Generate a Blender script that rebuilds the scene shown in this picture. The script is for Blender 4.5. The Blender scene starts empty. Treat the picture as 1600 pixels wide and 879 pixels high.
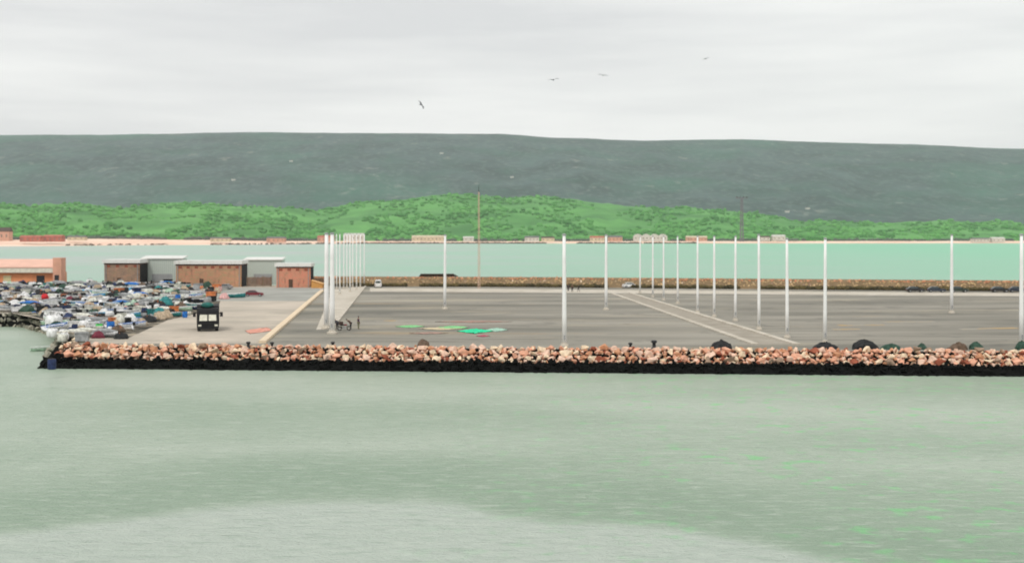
import bpy, bmesh, math, random
from mathutils import Vector, Matrix, noise
R = math.radians
rnd = random.Random(11)
sc = bpy.context.scene
col = sc.collection

# ------------------------------------------------------------------ camera
H = 16.0; FPX = 1931.0; HOR = 368.0; DECK = 2.2
cam_d = bpy.data.cameras.new('camera'); cam = bpy.data.objects.new('camera', cam_d); col.objects.link(cam)
cam.location = (0, 0, H); cam.rotation_euler = (R(90), 0, 0)
cam_d.sensor_width = 36; cam_d.lens = 36*FPX/1600; cam_d.shift_y = -(439.5-HOR)/1600
cam_d.clip_start = 1; cam_d.clip_end = 60000
sc.camera = cam
cam_d.dof.use_dof = True; cam_d.dof.focus_distance = 38.0; cam_d.dof.aperture_fstop = 0.85

# ------------------------------------------------------------------ sky, sun, exposure
SUN_EL, SUN_AZ = 52, 205
w = bpy.data.worlds.new("World"); sc.world = w; w.use_nodes = True
nt = w.node_tree; nt.nodes.clear(); N = nt.nodes; L = nt.links
def node(nt, t, **k):
    n = nt.nodes.new(t)
    for a, b in k.items(): setattr(n, a, b)
    return n
out = node(nt, 'ShaderNodeOutputWorld')
sky = node(nt, 'ShaderNodeTexSky', sky_type='NISHITA'); sky.sun_disc = False
sky.sun_elevation = R(SUN_EL); sky.sun_rotation = R(SUN_AZ); sky.dust_density = 4; sky.air_density = 1
bg = node(nt, 'ShaderNodeBackground'); bg.inputs[1].default_value = 0.10
bc = node(nt, 'ShaderNodeBackground'); bc.inputs[1].default_value = 1.0
tc = node(nt, 'ShaderNodeTexCoord'); mp = node(nt, 'ShaderNodeMapping'); mp.inputs['Scale'].default_value = (1.2, 1.2, 11)
nz = node(nt, 'ShaderNodeTexNoise'); nz.inputs['Scale'].default_value = 1.9; nz.inputs['Detail'].default_value = 5; nz.inputs['Roughness'].default_value = .5
rp = node(nt, 'ShaderNodeValToRGB')
rp.color_ramp.elements[0].position = .34; rp.color_ramp.elements[0].color = (.76, .76, .77, 1)
rp.color_ramp.elements[1].position = .62; rp.color_ramp.elements[1].color = (1.0, .995, .98, 1)
L.new(tc.outputs['Generated'], mp.inputs[0]); L.new(mp.outputs[0], nz.inputs[0]); L.new(nz.outputs[0], rp.inputs[0]); L.new(rp.outputs[0], bc.inputs[0])
mx = node(nt, 'ShaderNodeMixShader'); mx.inputs[0].default_value = .93
L.new(sky.outputs[0], bg.inputs[0]); L.new(bg.outputs[0], mx.inputs[1]); L.new(bc.outputs[0], mx.inputs[2]); L.new(mx.outputs[0], out.inputs[0])
sd = bpy.data.lights.new('sun', 'SUN'); sd.energy = 1.2; sd.angle = R(14); sd.color = (1, .96, .9)
so = bpy.data.objects.new('sun', sd); col.objects.link(so)
az = R(SUN_AZ); el = R(SUN_EL)
sdir = Vector((math.sin(az)*math.cos(el), math.cos(az)*math.cos(el), math.sin(el)))
so.rotation_euler = (-sdir).to_track_quat('-Z', 'Y').to_euler()
sc.view_settings.view_transform = 'Standard'; sc.view_settings.look = 'None'
sc.view_settings.exposure = 0.06; sc.view_settings.gamma = 1; sc.view_settings.use_curve_mapping = False

# ------------------------------------------------------------------ helpers
def P(px, py, z=DECK):
    d = (H-z)*FPX/(py-HOR); return Vector(((px-800)*d/FPX, d, z))
def D(px, py, d):                       # point at known distance
    return Vector(((px-800)*d/FPX, d, H-(py-HOR)*d/FPX))
def s2l(c):
    return tuple((v/255/12.92 if v/255 <= .04045 else ((v/255+.055)/1.055)**2.4) for v in c)
MATS = {}
def mat(name, c, rough=.8, var=.12, scale=2.0, spec=.3, c2=None, mapscale=(1,1,1), bump=0, lo=.35, hi=.65, metal=0, detail=5):
    if name in MATS: return MATS[name]
    m = bpy.data.materials.new(name); m.use_nodes = True; t = m.node_tree; b = t.nodes['Principled BSDF']
    b.inputs['Roughness'].default_value = rough; b.inputs['Specular IOR Level'].default_value = spec; b.inputs['Metallic'].default_value = metal
    tc = node(t, 'ShaderNodeTexCoord'); mp = node(t, 'ShaderNodeMapping'); mp.inputs['Scale'].default_value = mapscale
    nz = node(t, 'ShaderNodeTexNoise'); nz.inputs['Scale'].default_value = scale; nz.inputs['Detail'].default_value = detail
    rp = node(t, 'ShaderNodeValToRGB'); e = rp.color_ramp.elements
    e[0].position = lo; e[1].position = hi
    a = c if c2 else tuple(v*(1-var) for v in c); bb = c2 if c2 else tuple(min(1, v*(1+var)) for v in c)
    e[0].color = (*a, 1); e[1].color = (*bb, 1)
    t.links.new(tc.outputs['Object'], mp.inputs[0]); t.links.new(mp.outputs[0], nz.inputs[0]); t.links.new(nz.outputs[0], rp.inputs[0]); t.links.new(rp.outputs[0], b.inputs['Base Color'])
    if bump:
        bp = node(t, 'ShaderNodeBump'); bp.inputs['Strength'].default_value = 1; bp.inputs['Distance'].default_value = bump
        t.links.new(nz.outputs[0], bp.inputs['Height']); t.links.new(bp.outputs[0], b.inputs['Normal'])
    MATS[name] = m; return m

class MB:
    def __init__(s): s.v = []; s.f = []
    def add(s, vs, fs, M=None):
        o = len(s.v)
        s.v += [tuple(M @ Vector(v)) if M else tuple(v) for v in vs]; s.f += [tuple(i+o for i in f) for f in fs]; return s
    def box(s, a, b, M=None):
        x0,y0,z0 = a; x1,y1,z1 = b
        return s.add([(x0,y0,z0),(x1,y0,z0),(x1,y1,z0),(x0,y1,z0),(x0,y0,z1),(x1,y0,z1),(x1,y1,z1),(x0,y1,z1)],
            [(0,3,2,1),(4,5,6,7),(0,1,5,4),(1,2,6,5),(2,3,7,6),(3,0,4,7)], M)
    def loft(s, rings, cap=True, M=None):
        n = len(rings[0]); vs = [v for r in rings for v in r]; fs = []
        for i in range(len(rings)-1):
            for j in range(n):
                k = (j+1) % n; fs.append((i*n+j, i*n+k, (i+1)*n+k, (i+1)*n+j))
        if cap: fs.append(tuple(range(n))[::-1]); fs.append(tuple((len(rings)-1)*n+j for j in range(n)))
        return s.add(vs, fs, M)
    def lathe(s, prof, n=12, M=None):
        return s.loft([[(r*math.cos(2*math.pi*j/n), r*math.sin(2*math.pi*j/n), z) for j in range(n)] for r, z in prof], True, M)
    def tube(s, pts, r, n=6):
        pts = [Vector(p) for p in pts]; rings = []
        for i, p in enumerate(pts):
            t = (pts[min(i+1, len(pts)-1)]-pts[max(i-1, 0)]).normalized(); up = Vector((0,0,1)) if abs(t.z) < .9 else Vector((1,0,0))
            a = t.cross(up).normalized(); b = t.cross(a)
            rr = r[i] if isinstance(r, (list, tuple)) else r
            rings.append([tuple(p+a*rr*math.cos(2*math.pi*j/n)+b*rr*math.sin(2*math.pi*j/n)) for j in range(n)])
        return s.loft(rings)
    def mesh(s, name, m, smooth=False):
        me = bpy.data.meshes.new(name); me.from_pydata(s.v, [], s.f); me.validate()
        bm = bmesh.new(); bm.from_mesh(me); bmesh.ops.recalc_face_normals(bm, faces=bm.faces); bm.to_mesh(me); bm.free()
        if smooth:
            for p in me.polygons: p.use_smooth = True
        me.materials.append(m); return me
    def build(s, name, m, parent=None, smooth=False, loc=None):
        o = bpy.data.objects.new(name, s.mesh(name, m, smooth)); col.objects.link(o)
        if parent: o.parent = parent
        if loc is not None: o.location = loc
        return o
def tag(o, label=None, cat=None, group=None, kind=None):
    if label: o['label'] = label
    if cat: o['category'] = cat
    if group: o['group'] = group
    if kind: o['kind'] = kind
    return o
def empty(name, loc=(0,0,0), rz=0, label=None, cat=None, group=None):
    o = bpy.data.objects.new(name, None); col.objects.link(o); o.location = loc; o.rotation_euler = (0,0,rz)
    return tag(o, label, cat, group)
def copy_tree(o, kids, parent=None, recolor=None):
    c = o.copy(); col.objects.link(c); c.parent = parent
    for ch in kids.get(o.name, []): copy_tree(ch, kids, c)
    return c
def kidmap():
    k = {}
    for o in bpy.data.objects:
        if o.parent: k.setdefault(o.parent.name, []).append(o)
    return k
T = Matrix.Translation
def RZ(a): return Matrix.Rotation(a, 4, 'Z')
def rock_mesh(name, m, r, seed, flat=.75, n=16, bev=.08):
    rr = random.Random(seed); bm = bmesh.new()
    for _ in range(n):
        v = Vector((rr.gauss(0,1), rr.gauss(0,1), rr.gauss(0,1))).normalized()*rr.uniform(.85, 1.1)*r
        bm.verts.new((v.x*rr.uniform(.95,1.2), v.y, v.z*flat))
    res = bmesh.ops.convex_hull(bm, input=bm.verts)
    bmesh.ops.delete(bm, geom=[g for g in res['geom_interior'] if isinstance(g, bmesh.types.BMVert)], context='VERTS')
    if bev: bmesh.ops.bevel(bm, geom=list(bm.edges)+list(bm.verts), offset=bev*r, segments=1, affect='EDGES')
    me = bpy.data.meshes.new(name); bm.to_mesh(me); bm.free(); me.materials.append(m); return me

# ------------------------------------------------------------------ materials
asph = mat('asphalt', s2l((114,112,102)), .95, c2=s2l((158,153,141)), scale=.05, mapscale=(.35,1.6,1), lo=.32, hi=.66, detail=14)
concr = mat('concrete_apron', s2l((168,160,146)), .9, c2=s2l((202,190,174)), scale=.08, lo=.3, hi=.7, detail=10)
road = mat('grey_road', s2l((150,150,142)), .9, c2=s2l((172,172,164)), scale=.1)
cream = mat('cream_kerb', s2l((226,206,176)), .85, var=.08, scale=.8)
palec = mat('pale_concrete', s2l((184,176,160)), .9, c2=s2l((206,198,184)), scale=.3)
white = mat('white_paint', (.78,.78,.74), .5, var=.04)
offw = mat('worn_white', (.62,.62,.56), .6, var=.15, scale=5)
black = mat('black_rubber', (.012,.012,.014), .7, var=.3)
dark = mat('dark_steel', (.03,.032,.035), .5, var=.3)
glass = mat('window_glass', (.04,.06,.06), .15, spec=.6)
paleglass = mat('pale_glass', (.75,.74,.62), .2, spec=.6)
grey = mat('grey_metal', (.35,.36,.36), .5)
wood = mat('weathered_wood', (.22,.16,.10), .85, var=.3, scale=6)
skin = mat('skin', (.30,.17,.11), .6)

def wear(m, layers):
    t = m.node_tree; b = t.nodes['Principled BSDF']; src = b.inputs['Base Color'].links[0].from_socket; tc = t.nodes['Texture Coordinate']
    for scale, ms, lo, hi, c, amt in layers:
        mp = node(t, 'ShaderNodeMapping'); mp.inputs['Scale'].default_value = ms; t.links.new(tc.outputs['Object'], mp.inputs[0])
        n = node(t, 'ShaderNodeTexNoise'); n.inputs['Scale'].default_value = scale; n.inputs['Detail'].default_value = 9; n.inputs['Roughness'].default_value = .65; t.links.new(mp.outputs[0], n.inputs[0])
        q = node(t, 'ShaderNodeMapRange'); q.inputs[1].default_value = lo; q.inputs[2].default_value = hi; q.inputs[4].default_value = amt; t.links.new(n.outputs[0], q.inputs[0])
        x = node(t, 'ShaderNodeMix', data_type='RGBA'); t.links.new(q.outputs[0], x.inputs[0]); t.links.new(src, x.inputs[6]); x.inputs[7].default_value = (*s2l(c), 1); src = x.outputs[2]
    t.links.new(src, b.inputs['Base Color'])
wear(white, [(1.3, (1,1,.12), .54, .68, (186,180,164), .6)])
# oil stains, dusty patches, long tyre streaks
wear(asph, [(.25, (.5,.5,1), .56, .68, (92,92,86), .6), (.12, (.3,1,1), .54, .66, (178,168,146), .55), (.6, (.06,1,1), .56, .64, (102,98,90), .6), (.09, (.25,1,1), .6, .68, (170,146,110), .5)])
wear(concr, [(.3, (.6,.6,1), .56, .68, (150,142,128), .6), (.7, (.08,1,1), .57, .66, (226,214,194), .6)])

# ------------------------------------------------------------------ water
def water_mat():
    m = bpy.data.materials.new('sea_water'); m.use_nodes = True; t = m.node_tree; b = t.nodes['Principled BSDF']
    tc = node(t, 'ShaderNodeTexCoord'); sep = node(t, 'ShaderNodeSeparateXYZ'); t.links.new(tc.outputs['Object'], sep.inputs[0])
    def math_(op, a, b_=None, c=None, clamp=False):
        n = node(t, 'ShaderNodeMath', operation=op); n.use_clamp = clamp
        for i, v in enumerate((a, b_, c)):
            if v is None: continue
            if isinstance(v, (int, float)): n.inputs[i].default_value = v
            else: t.links.new(v, n.inputs[i])
        return n.outputs[0]
    def noise_(scale, ms=(1,1,1), detail=5, rough=.5, off=(0,0,0)):
        mp = node(t, 'ShaderNodeMapping'); mp.inputs['Scale'].default_value = ms; mp.inputs['Location'].default_value = off
        n = node(t, 'ShaderNodeTexNoise'); n.inputs['Scale'].default_value = scale; n.inputs['Detail'].default_value = detail; n.inputs['Roughness'].default_value = rough
        t.links.new(tc.outputs['Object'], mp.inputs[0]); t.links.new(mp.outputs[0], n.inputs[0]); return n.outputs[0]
    def mix(f, a, b_):
        n = node(t, 'ShaderNodeMix', data_type='RGBA')
        for s_, v in ((n.inputs[0], f), (n.inputs[6], a), (n.inputs[7], b_)):
            if isinstance(v, tuple): s_.default_value = (*v, 1)
            elif isinstance(v, (int, float)): s_.default_value = v
            else: t.links.new(v, s_)
        return n.outputs[2]
    A, B = s2l((156,176,154)), s2l((180,194,176))
    c = mix(math_('SMOOTH_MIN', noise_(.05, (.5,1,1), 8), 1, .01), A, B)
    mr = node(t, 'ShaderNodeMapRange'); t.links.new(noise_(.035, (.6,1.4,1), 4, off=(7,3,0)), mr.inputs[0]); mr.inputs[1].default_value = .38; mr.inputs[2].default_value = .62
    c = mix(mr.outputs[0], A, B)
    # band of disturbed water (milky silt lifted by the hull) whose border curves ahead of the ship
    mrx = node(t, 'ShaderNodeMapRange'); t.links.new(sep.outputs[0], mrx.inputs[0]); mrx.inputs[1].default_value = -40; mrx.inputs[2].default_value = 24
    fc = node(t, 'ShaderNodeFloatCurve'); t.links.new(mrx.outputs[0], fc.inputs[1]); cv = fc.mapping.curves[0]
    pts = [(-40,64.5),(-27.7,67.5),(-20,72),(-15.5,74.5),(-9,75.4),(-4,75),(-.5,71.5),(2,70.4),(7,69.4),(11.5,66.5),(16,62),(24,56)]
    for k, (x, y) in enumerate(pts):
        q = ((x+40)/64, (y-55)/25)
        if k == 0: cv.points[0].location = q
        elif k == len(pts)-1: cv.points[len(cv.points)-1].location = q
        else: cv.points.new(*q)
    fc.mapping.update()
    cur = math_('ADD', math_('MULTIPLY', fc.outputs[0], 25.0), 55.0-.8)
    wob = math_('MULTIPLY', noise_(.35, detail=6), 1.6)
    dd = math_('SUBTRACT', math_('ADD', cur, wob), sep.outputs[1])
    mr = node(t, 'ShaderNodeMapRange'); t.links.new(dd, mr.inputs[0]); mr.inputs[1].default_value = -.6; mr.inputs[2].default_value = 2.2
    c = mix(math_('MULTIPLY', mr.outputs[0], .75), c, s2l((192,202,192)))
    # darker trough just beyond that border
    mr2 = node(t, 'ShaderNodeMapRange'); t.links.new(math_('ABSOLUTE', math_('ADD', dd, 5)), mr2.inputs[0]); mr2.inputs[1].default_value = 14; mr2.inputs[2].default_value = 3
    c = mix(math_('MULTIPLY', math_('MULTIPLY', mr2.outputs[0], math_('SUBTRACT', 1, mr.outputs[0])), .8), c, s2l((140,164,140)))
    fine = node(t, 'ShaderNodeMapRange'); t.links.new(noise_(1.3, (.35,1.3,1), 8, .75, (1,5,0)), fine.inputs[0]); fine.inputs[1].default_value = .5; fine.inputs[2].default_value = .66
    c = mix(math_('MULTIPLY', fine.outputs[0], .55), c, s2l((204,214,200)))
    fin2 = node(t, 'ShaderNodeMapRange'); t.links.new(noise_(1.1, (.4,1.2,1), 8, .75, (9,2,0)), fin2.inputs[0]); fin2.inputs[1].default_value = .52; fin2.inputs[2].default_value = .68
    c = mix(math_('MULTIPLY', fin2.outputs[0], .55), c, s2l((134,160,138)))
    # green algae flecks, thicker on the right
    al = node(t, 'ShaderNodeMapRange'); t.links.new(noise_(.75, (.8,.8,1), 4), al.inputs[0]); al.inputs[1].default_value = .54; al.inputs[2].default_value = .68
    al2 = node(t, 'ShaderNodeMapRange'); t.links.new(noise_(.09, (1,1,1), 3, off=(3,9,0)), al2.inputs[0]); al2.inputs[1].default_value = .38; al2.inputs[2].default_value = .55
    al3 = node(t, 'ShaderNodeMapRange'); t.links.new(sep.outputs[0], al3.inputs[0]); al3.inputs[1].default_value = -8; al3.inputs[2].default_value = 16
    c = mix(math_('MULTIPLY', math_('MULTIPLY', al.outputs[0], al2.outputs[0]), math_('MULTIPLY', al3.outputs[0], .6)), c, s2l((120,215,130)))
    # shallow lagoon beyond the quay is clearer and more turquoise
    f = node(t, 'ShaderNodeMapRange'); t.links.new(sep.outputs[1], f.inputs[0]); f.inputs[1].default_value = 260; f.inputs[2].default_value = 420
    mr3 = node(t, 'ShaderNodeMapRange'); t.links.new(sep.outputs[0], mr3.inputs[0]); mr3.inputs[1].default_value = -200; mr3.inputs[2].default_value = 450
    lag = mix(mr3.outputs[0], s2l((174,188,178)), s2l((118,198,156)))
    mr4 = node(t, 'ShaderNodeMapRange'); t.links.new(noise_(.006, (1,1,1), 5), mr4.inputs[0]); mr4.inputs[1].default_value = .4; mr4.inputs[2].default_value = .65
    lag = mix(math_('MULTIPLY', mr4.outputs[0], .5), lag, s2l((124,196,156)))
    c = mix(f.outputs[0], c, lag)
    t.links.new(c, b.inputs['Base Color'])
    b.inputs['Roughness'].default_value = .32; b.inputs['Specular IOR Level'].default_value = .35; b.inputs['IOR'].default_value = 1.33
    h = math_('ADD', noise_(.7, (1,1.6,1), 6, .6), math_('MULTIPLY', noise_(3.5, (1,1.5,1), 4, .6, (2,2,0)), .35))
    bp = node(t, 'ShaderNodeBump'); bp.inputs['Strength'].default_value = 1; bp.inputs['Distance'].default_value = .5
    t.links.new(h, bp.inputs['Height']); t.links.new(bp.outputs[0], b.inputs['Normal'])
    return m
wm = water_mat()
MB().add([(-14000,-600,0),(14000,-600,0),(14000,9000,0),(-14000,9000,0)], [(0,1,2,3)]).build('water', wm)
tag(bpy.data.objects['water'], kind='structure')

# ------------------------------------------------------------------ far land
def interp(tab, x):
    if x <= tab[0][0]: return tab[0][1]
    for (a, b), (c, d) in zip(tab, tab[1:]):
        if x <= c:
            t = (x-a)/(c-a); t = t*t*(3-2*t); return b+(d-b)*t
    return tab[-1][1]
SHORE = [(-800,383.5),(0,384.5),(300,382.5),(600,380.6),(850,380.4),(1200,380.2),(1600,380),(2400,380)]
def shore_d(px): return H*FPX/(interp(SHORE, px)-HOR)
def grid(name, m, px0, px1, nx, ds, hf, kind='structure', smooth=True):
    mb = MB(); ny = len(ds)
    for j, d in enumerate(ds):
        for i in range(nx):
            px = px0+(px1-px0)*i/(nx-1); mb.v.append(hf(px, d, j))
    for j in range(ny-1):
        for i in range(nx-1):
            a = j*nx+i; mb.f.append((a, a+1, a+nx+1, a+nx))
    o = mb.build(name, m, smooth=smooth); tag(o, kind=kind); return o
sand = mat('beach_sand', s2l((236,196,172)), .95, c2=s2l((246,220,198)), scale=.01)
BT = [(-800,373),(0,374.5),(150,373.0),(300,374.6),(450,376.4),(700,377),(1600,376.4),(2400,376.4)]   # top line of the sand
def beach(px, t, j):
    d0 = shore_d(px); d = d0 - 40 + t*400
    z = H-(interp(BT, px)-HOR)*(d0+180)/FPX
    zz = -1+ (z+1)*min(1, t/.55)
    return ((px-800)*d/FPX, d, zz + noise.noise(Vector((px*.02, t*4, 0)))*.5*t)
grid('beach', sand, -800, 2400, 200, [i/10 for i in range(14)], beach)

FOOT = [(-800,322),(0,315),(150,322),(300,318),(420,322),(500,327),(600,312),(680,304),(800,303),(900,313),(980,320),(1100,324),(1180,334),(1260,345),(1400,347),(1600,347),(2400,350)]
def foot(px, t, j):
    d0 = shore_d(px)+260; d = d0 + t*1500
    zt = H+(HOR-interp(FOOT, px)-2)*(d0+1300)/FPX; zb = 3.0
    s = min(1, t/.87); s = s**.85; s = s*s*(3-2*s)*.35+s*.65
    if t > .87: s = 1-(t-.87)*2.0
    n = noise.fractal(Vector((px*.012, t*5, 1)), .8, 2.0, 5)*14*min(1, t*4)
    return ((px-800)*d/FPX, d, zb+(zt-zb)*s+n)
green = mat('green_woods', s2l((62,122,56)), .95, c2=s2l((98,162,82)), scale=.006, detail=8, lo=.35, hi=.62)
grid('foothills', green, -800, 2400, 420, [i/40 for i in range(46)], foot)

RID = [(-800,222),(-300,214),(0,211),(150,210),(300,207),(550,206.5),(780,210),(900,216),(1000,220),(1150,218),(1250,221),(1400,224),(1600,233),(1900,240),(2400,252)]
def mtn(px, t, j):
    d = 4300+t*4200
    zt = H+(HOR-interp(RID, px))*7900/FPX
    s = min(1, t/.857); s = s*.75+.25*s*s*(3-2*s)
    if t > .857: s = 1-(t-.857)*1.2
    n = (noise.fractal(Vector((px*.006, t*2.0, 5)), .9, 2.0, 6))*34*min(1, t*3)*(1-.8*max(0,min(1,(t-.65)/.2)))
    g = abs(noise.noise(Vector((px*.011+t*.6, t*.7, 9))))*22*(1-min(1,abs(t-.45)/.42))
    return ((px-800)*d/FPX, d, -20+(zt+20)*s+n-g)
def mtn_mat():
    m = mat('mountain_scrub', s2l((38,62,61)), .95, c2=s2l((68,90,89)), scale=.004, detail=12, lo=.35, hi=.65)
    t = m.node_tree; b = t.nodes['Principled BSDF']; src = b.inputs['Base Color'].links[0].from_socket
    tc = t.nodes['Texture Coordinate']
    def layer(src, scale, lo, hi, c, amt, ms=(1,1,1)):
        mp = node(t, 'ShaderNodeMapping'); mp.inputs['Scale'].default_value = ms; t.links.new(tc.outputs['Object'], mp.inputs[0])
        n = node(t, 'ShaderNodeTexNoise'); n.inputs['Scale'].default_value = scale; n.inputs['Detail'].default_value = 7; t.links.new(mp.outputs[0], n.inputs[0])
        r = node(t, 'ShaderNodeMapRange'); r.inputs[1].default_value = lo; r.inputs[2].default_value = hi; r.inputs[4].default_value = amt; t.links.new(n.outputs[0], r.inputs[0])
        x = node(t, 'ShaderNodeMix', data_type='RGBA'); t.links.new(r.outputs[0], x.inputs[0]); t.links.new(src, x.inputs[6]); x.inputs[7].default_value = (*s2l(c), 1); return x.outputs[2]
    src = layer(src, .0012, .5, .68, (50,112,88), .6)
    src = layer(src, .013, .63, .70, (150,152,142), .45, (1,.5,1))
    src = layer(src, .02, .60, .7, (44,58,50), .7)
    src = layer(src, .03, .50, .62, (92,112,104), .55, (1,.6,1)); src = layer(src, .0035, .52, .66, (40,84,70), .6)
    t.links.new(src, b.inputs['Base Color']); return m
grid('mountain', mtn_mat(), -800, 2400, 460, [i/60 for i in range(68)], mtn)

# woods on the foothills and along the shore: one mass
def ico_clump(mb, p, r, rr):
    t = (1+5**.5)/2
    vs = [(-1,t,0),(1,t,0),(-1,-t,0),(1,-t,0),(0,-1,t),(0,1,t),(0,-1,-t),(0,1,-t),(t,0,-1),(t,0,1),(-t,0,-1),(-t,0,1)]
    fs = [(0,11,5),(0,5,1),(0,1,7),(0,7,10),(0,10,11),(1,5,9),(5,11,4),(11,10,2),(10,7,6),(7,1,8),(3,9,4),(3,4,2),(3,2,6),(3,6,8),(3,8,9),(4,9,5),(2,4,11),(6,2,10),(8,6,7),(9,8,1)]
    a = rr.uniform(0, 6.28); k = r/1.9
    M = T(p) @ RZ(a) @ Matrix.Diagonal((rr.uniform(.9,1.5), rr.uniform(.9,1.3), rr.uniform(.7,1.1), 1))
    mb.add([(x*k*rr.uniform(.8,1.2), y*k*rr.uniform(.8,1.2), z*k*rr.uniform(.8,1.2)) for x,y,z in vs], fs, M)
rr = random.Random(5)
for nm, m_, cnt in (('woodland', mat('wood_leaves', s2l((62,124,56)), .9, c2=s2l((100,164,84)), scale=.01, lo=.4, hi=.6), 8500),
               ('woodland', mat('wood_dark', s2l((62,118,56)), .9, c2=s2l((92,152,78)), scale=.01), 500)):
    mb = MB()
    for _ in range(cnt):
        px = rr.uniform(-300, 1900); t = rr.random()**1.2*.86
        if noise.noise(Vector((px*.01, t*5, 7+cnt))) < -.12: continue
        p = Vector(foot(px, t, 0)); ico_clump(mb, p+Vector((0,0,2)), rr.uniform(3.5, 7), rr)
    tag(mb.build(nm, m_), kind='stuff')
mb = MB()
for _ in range(1100):
    px = rr.uniform(-100, 1700)
    if noise.noise(Vector((px*.02, 3, 0))) < -.22 : continue
    d = shore_d(px)+rr.uniform(190, 300); z = H-(interp(BT, px)-HOR)*(shore_d(px)+180)/FPX
    ico_clump(mb, Vector(((px-800)*d/FPX, d, z+1)), rr.uniform(3, 6.5), rr)
tag(mb.build('shore_trees', mat('shore_leaves', s2l((66,78,68)), .9, c2=s2l((92,104,88)), scale=.02)), kind='stuff')

# buildings on the far shore
def gable(mb, w_, dpt, z0, z1, over=.6):
    x = w_/2+over; y = dpt/2+over
    mb.add([(-x,-y,z0),(x,-y,z0),(x,y,z0),(-x,y,z0),(-x,0,z1),(x,0,z1),(-x,-y,z0-.3),(x,-y,z0-.3),(x,y,z0-.3),(-x,y,z0-.3)],
           [(0,1,5,4),(2,3,4,5),(0,4,3,9,6),(1,7,8,2,5),(6,9,8,7),(0,6,7,1),(3,2,8,9)])
def far_building(px0, px1, ptop, pbase, wallm, roofm, label, off=120, arch=False, cat='building'):
    pc = (px0+px1)/2; d = shore_d(pc)+off; s = d/FPX
    zb = H-(pbase-HOR)*s; h = (pbase-ptop)*s*.82; wd = (px1-px0)*s; dp = min(wd, 16)
    o = empty('shore_building', ((pc-800)*s, d, zb-3), 0, label, cat, 'buildings along the far beach')
    h += 3
    MB().box((-wd/2,-dp/2,0), (wd/2,dp/2,h*.7)).build('wall', wallm, o)
    r = MB()
    if arch:
        n = max(1, round(wd/16))
        for k in range(n):
            x0 = -wd/2+wd*k/n; x1 = x0+wd/n
            prof = [(x0+(x1-x0)*i/8, h*.7+.01+h*.3*math.sin(math.pi*i/8)) for i in range(9)]
            r.loft([[(x, y_, z) for x, z in prof] for y_ in (-dp/2, dp/2)])
    else: gable(r, wd, dp, h*.7+.31, h)
    r.build('roof', roofm, o)
    for k in range(max(2, int(wd/7))):
        n = max(2, int(wd/7)); x = -wd/2+wd*(k+.5)/n
        MB().box((x-1.1,-dp/2-.1,h*.3), (x+1.1,-dp/2+.1,h*.5)).build('window', mat('shore_shutter', s2l((128,116,106))), o)
    return o
fw = mat('limewash', (.60,.59,.53), .8, var=.06, scale=.2); fp = mat('pink_render', s2l((200,156,134)), .8, scale=.2)
rt = mat('red_roof_tiles', s2l((176,104,88)), .85, var=.2, scale=.2); gr_ = mat('grey_roof', s2l((110,112,108)), .8, scale=.2)
cr = mat('cream_render', s2l((206,192,164)), .8, scale=.2); br = mat('brown_roof', s2l((84,70,62)), .85, scale=.3)
far_building(-14, 17, 351, 374, fp, br, 'tall pinkish house with dark roof at the far left end of the beach', 150)
far_building(34, 66, 366, 374.5, rt, rt, 'low red building on the beach, left of the two red ones', 40)
far_building(70, 99, 365, 374.5, rt, rt, 'low red building on the beach, right of the two red ones', 40)
far_building(108, 134, 367, 372.5, cr, gr_, 'cream shed with grey roof just right of the red beach buildings', 60)
far_building(330, 360, 369, 375, cr, gr_, 'low cream shed with grey roof above the beach behind the middle brick shed', 60)
far_building(418, 446, 368, 376, fp, gr_, 'low pink building with grey roof above the beach left of the pole cluster', 60)
far_building(497, 522, 366, 375.5, fp, rt, 'pink building with red roof behind the cluster of white poles', 60)
far_building(538, 569, 362, 374, fw, fw, 'tall white building with white roof behind the rightmost pole of the cluster', 60)
far_building(644, 697, 366, 374.5, cr, cr, 'long cream building on the far shore left of the tall thin mast', 60)
far_building(724, 740, 368, 374.5, fw, fw, 'small white house on the far shore just left of the tall thin mast', 40)
far_building(820, 842, 367, 375, fw, gr_, 'white house with grey roof on the far shore, left one of a close pair', 60)
far_building(846, 866, 368, 375, cr, br, 'cream house with brown roof on the far shore, right one of a close pair', 60)
far_building(922, 944, 367, 375, cr, rt, 'cream house with red roof on the far shore just left of a pole', 60)
far_building(950, 972, 366, 375, fp, gr_, 'pink house with grey roof on the far shore just right of a pole', 60)
far_building(990, 1042, 363.5, 374, fw, fw, 'white hall with a row of arched roofs on the far shore', 60, True)
far_building(1072, 1104, 367, 374.5, fp, cr, 'long pink building with cream roof on the far shore right of the arched hall', 50)
far_building(1206, 1226, 365, 373.5, fw, fw, 'small white house on the far shore right of the tall floodlight tower', 60)
far_building(1184, 1202, 367, 373.5, fw, br, 'small white house with dark roof beside the plain white house on the far shore', 60)
far_building(1518, 1544, 370, 376, fw, gr_, 'white house with grey roof on the right part of the far shore, left of two', 60)
far_building(1548, 1568, 369, 376, fw, fw, 'white house with white roof at the right end of the far shore', 60)
# dark rocks along the far waterline
mb = MB(); rq = random.Random(31)
for _ in range(900):
    px = rq.uniform(560, 1090) if rq.random() < .8 else rq.uniform(100, 560)
    if noise.noise(Vector((px*.012, 8, 0))) < -.3: continue
    d = shore_d(px)+rq.uniform(-12, 14); ico_clump(mb, Vector(((px-800)*d/FPX, d, .6)), rq.uniform(1.2, 3.2), rq)
tag(mb.build('shore_rocks', mat('shore_rock', s2l((74,66,58)), .95, c2=s2l((120,100,84)), scale=.05)), kind='stuff')
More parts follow.
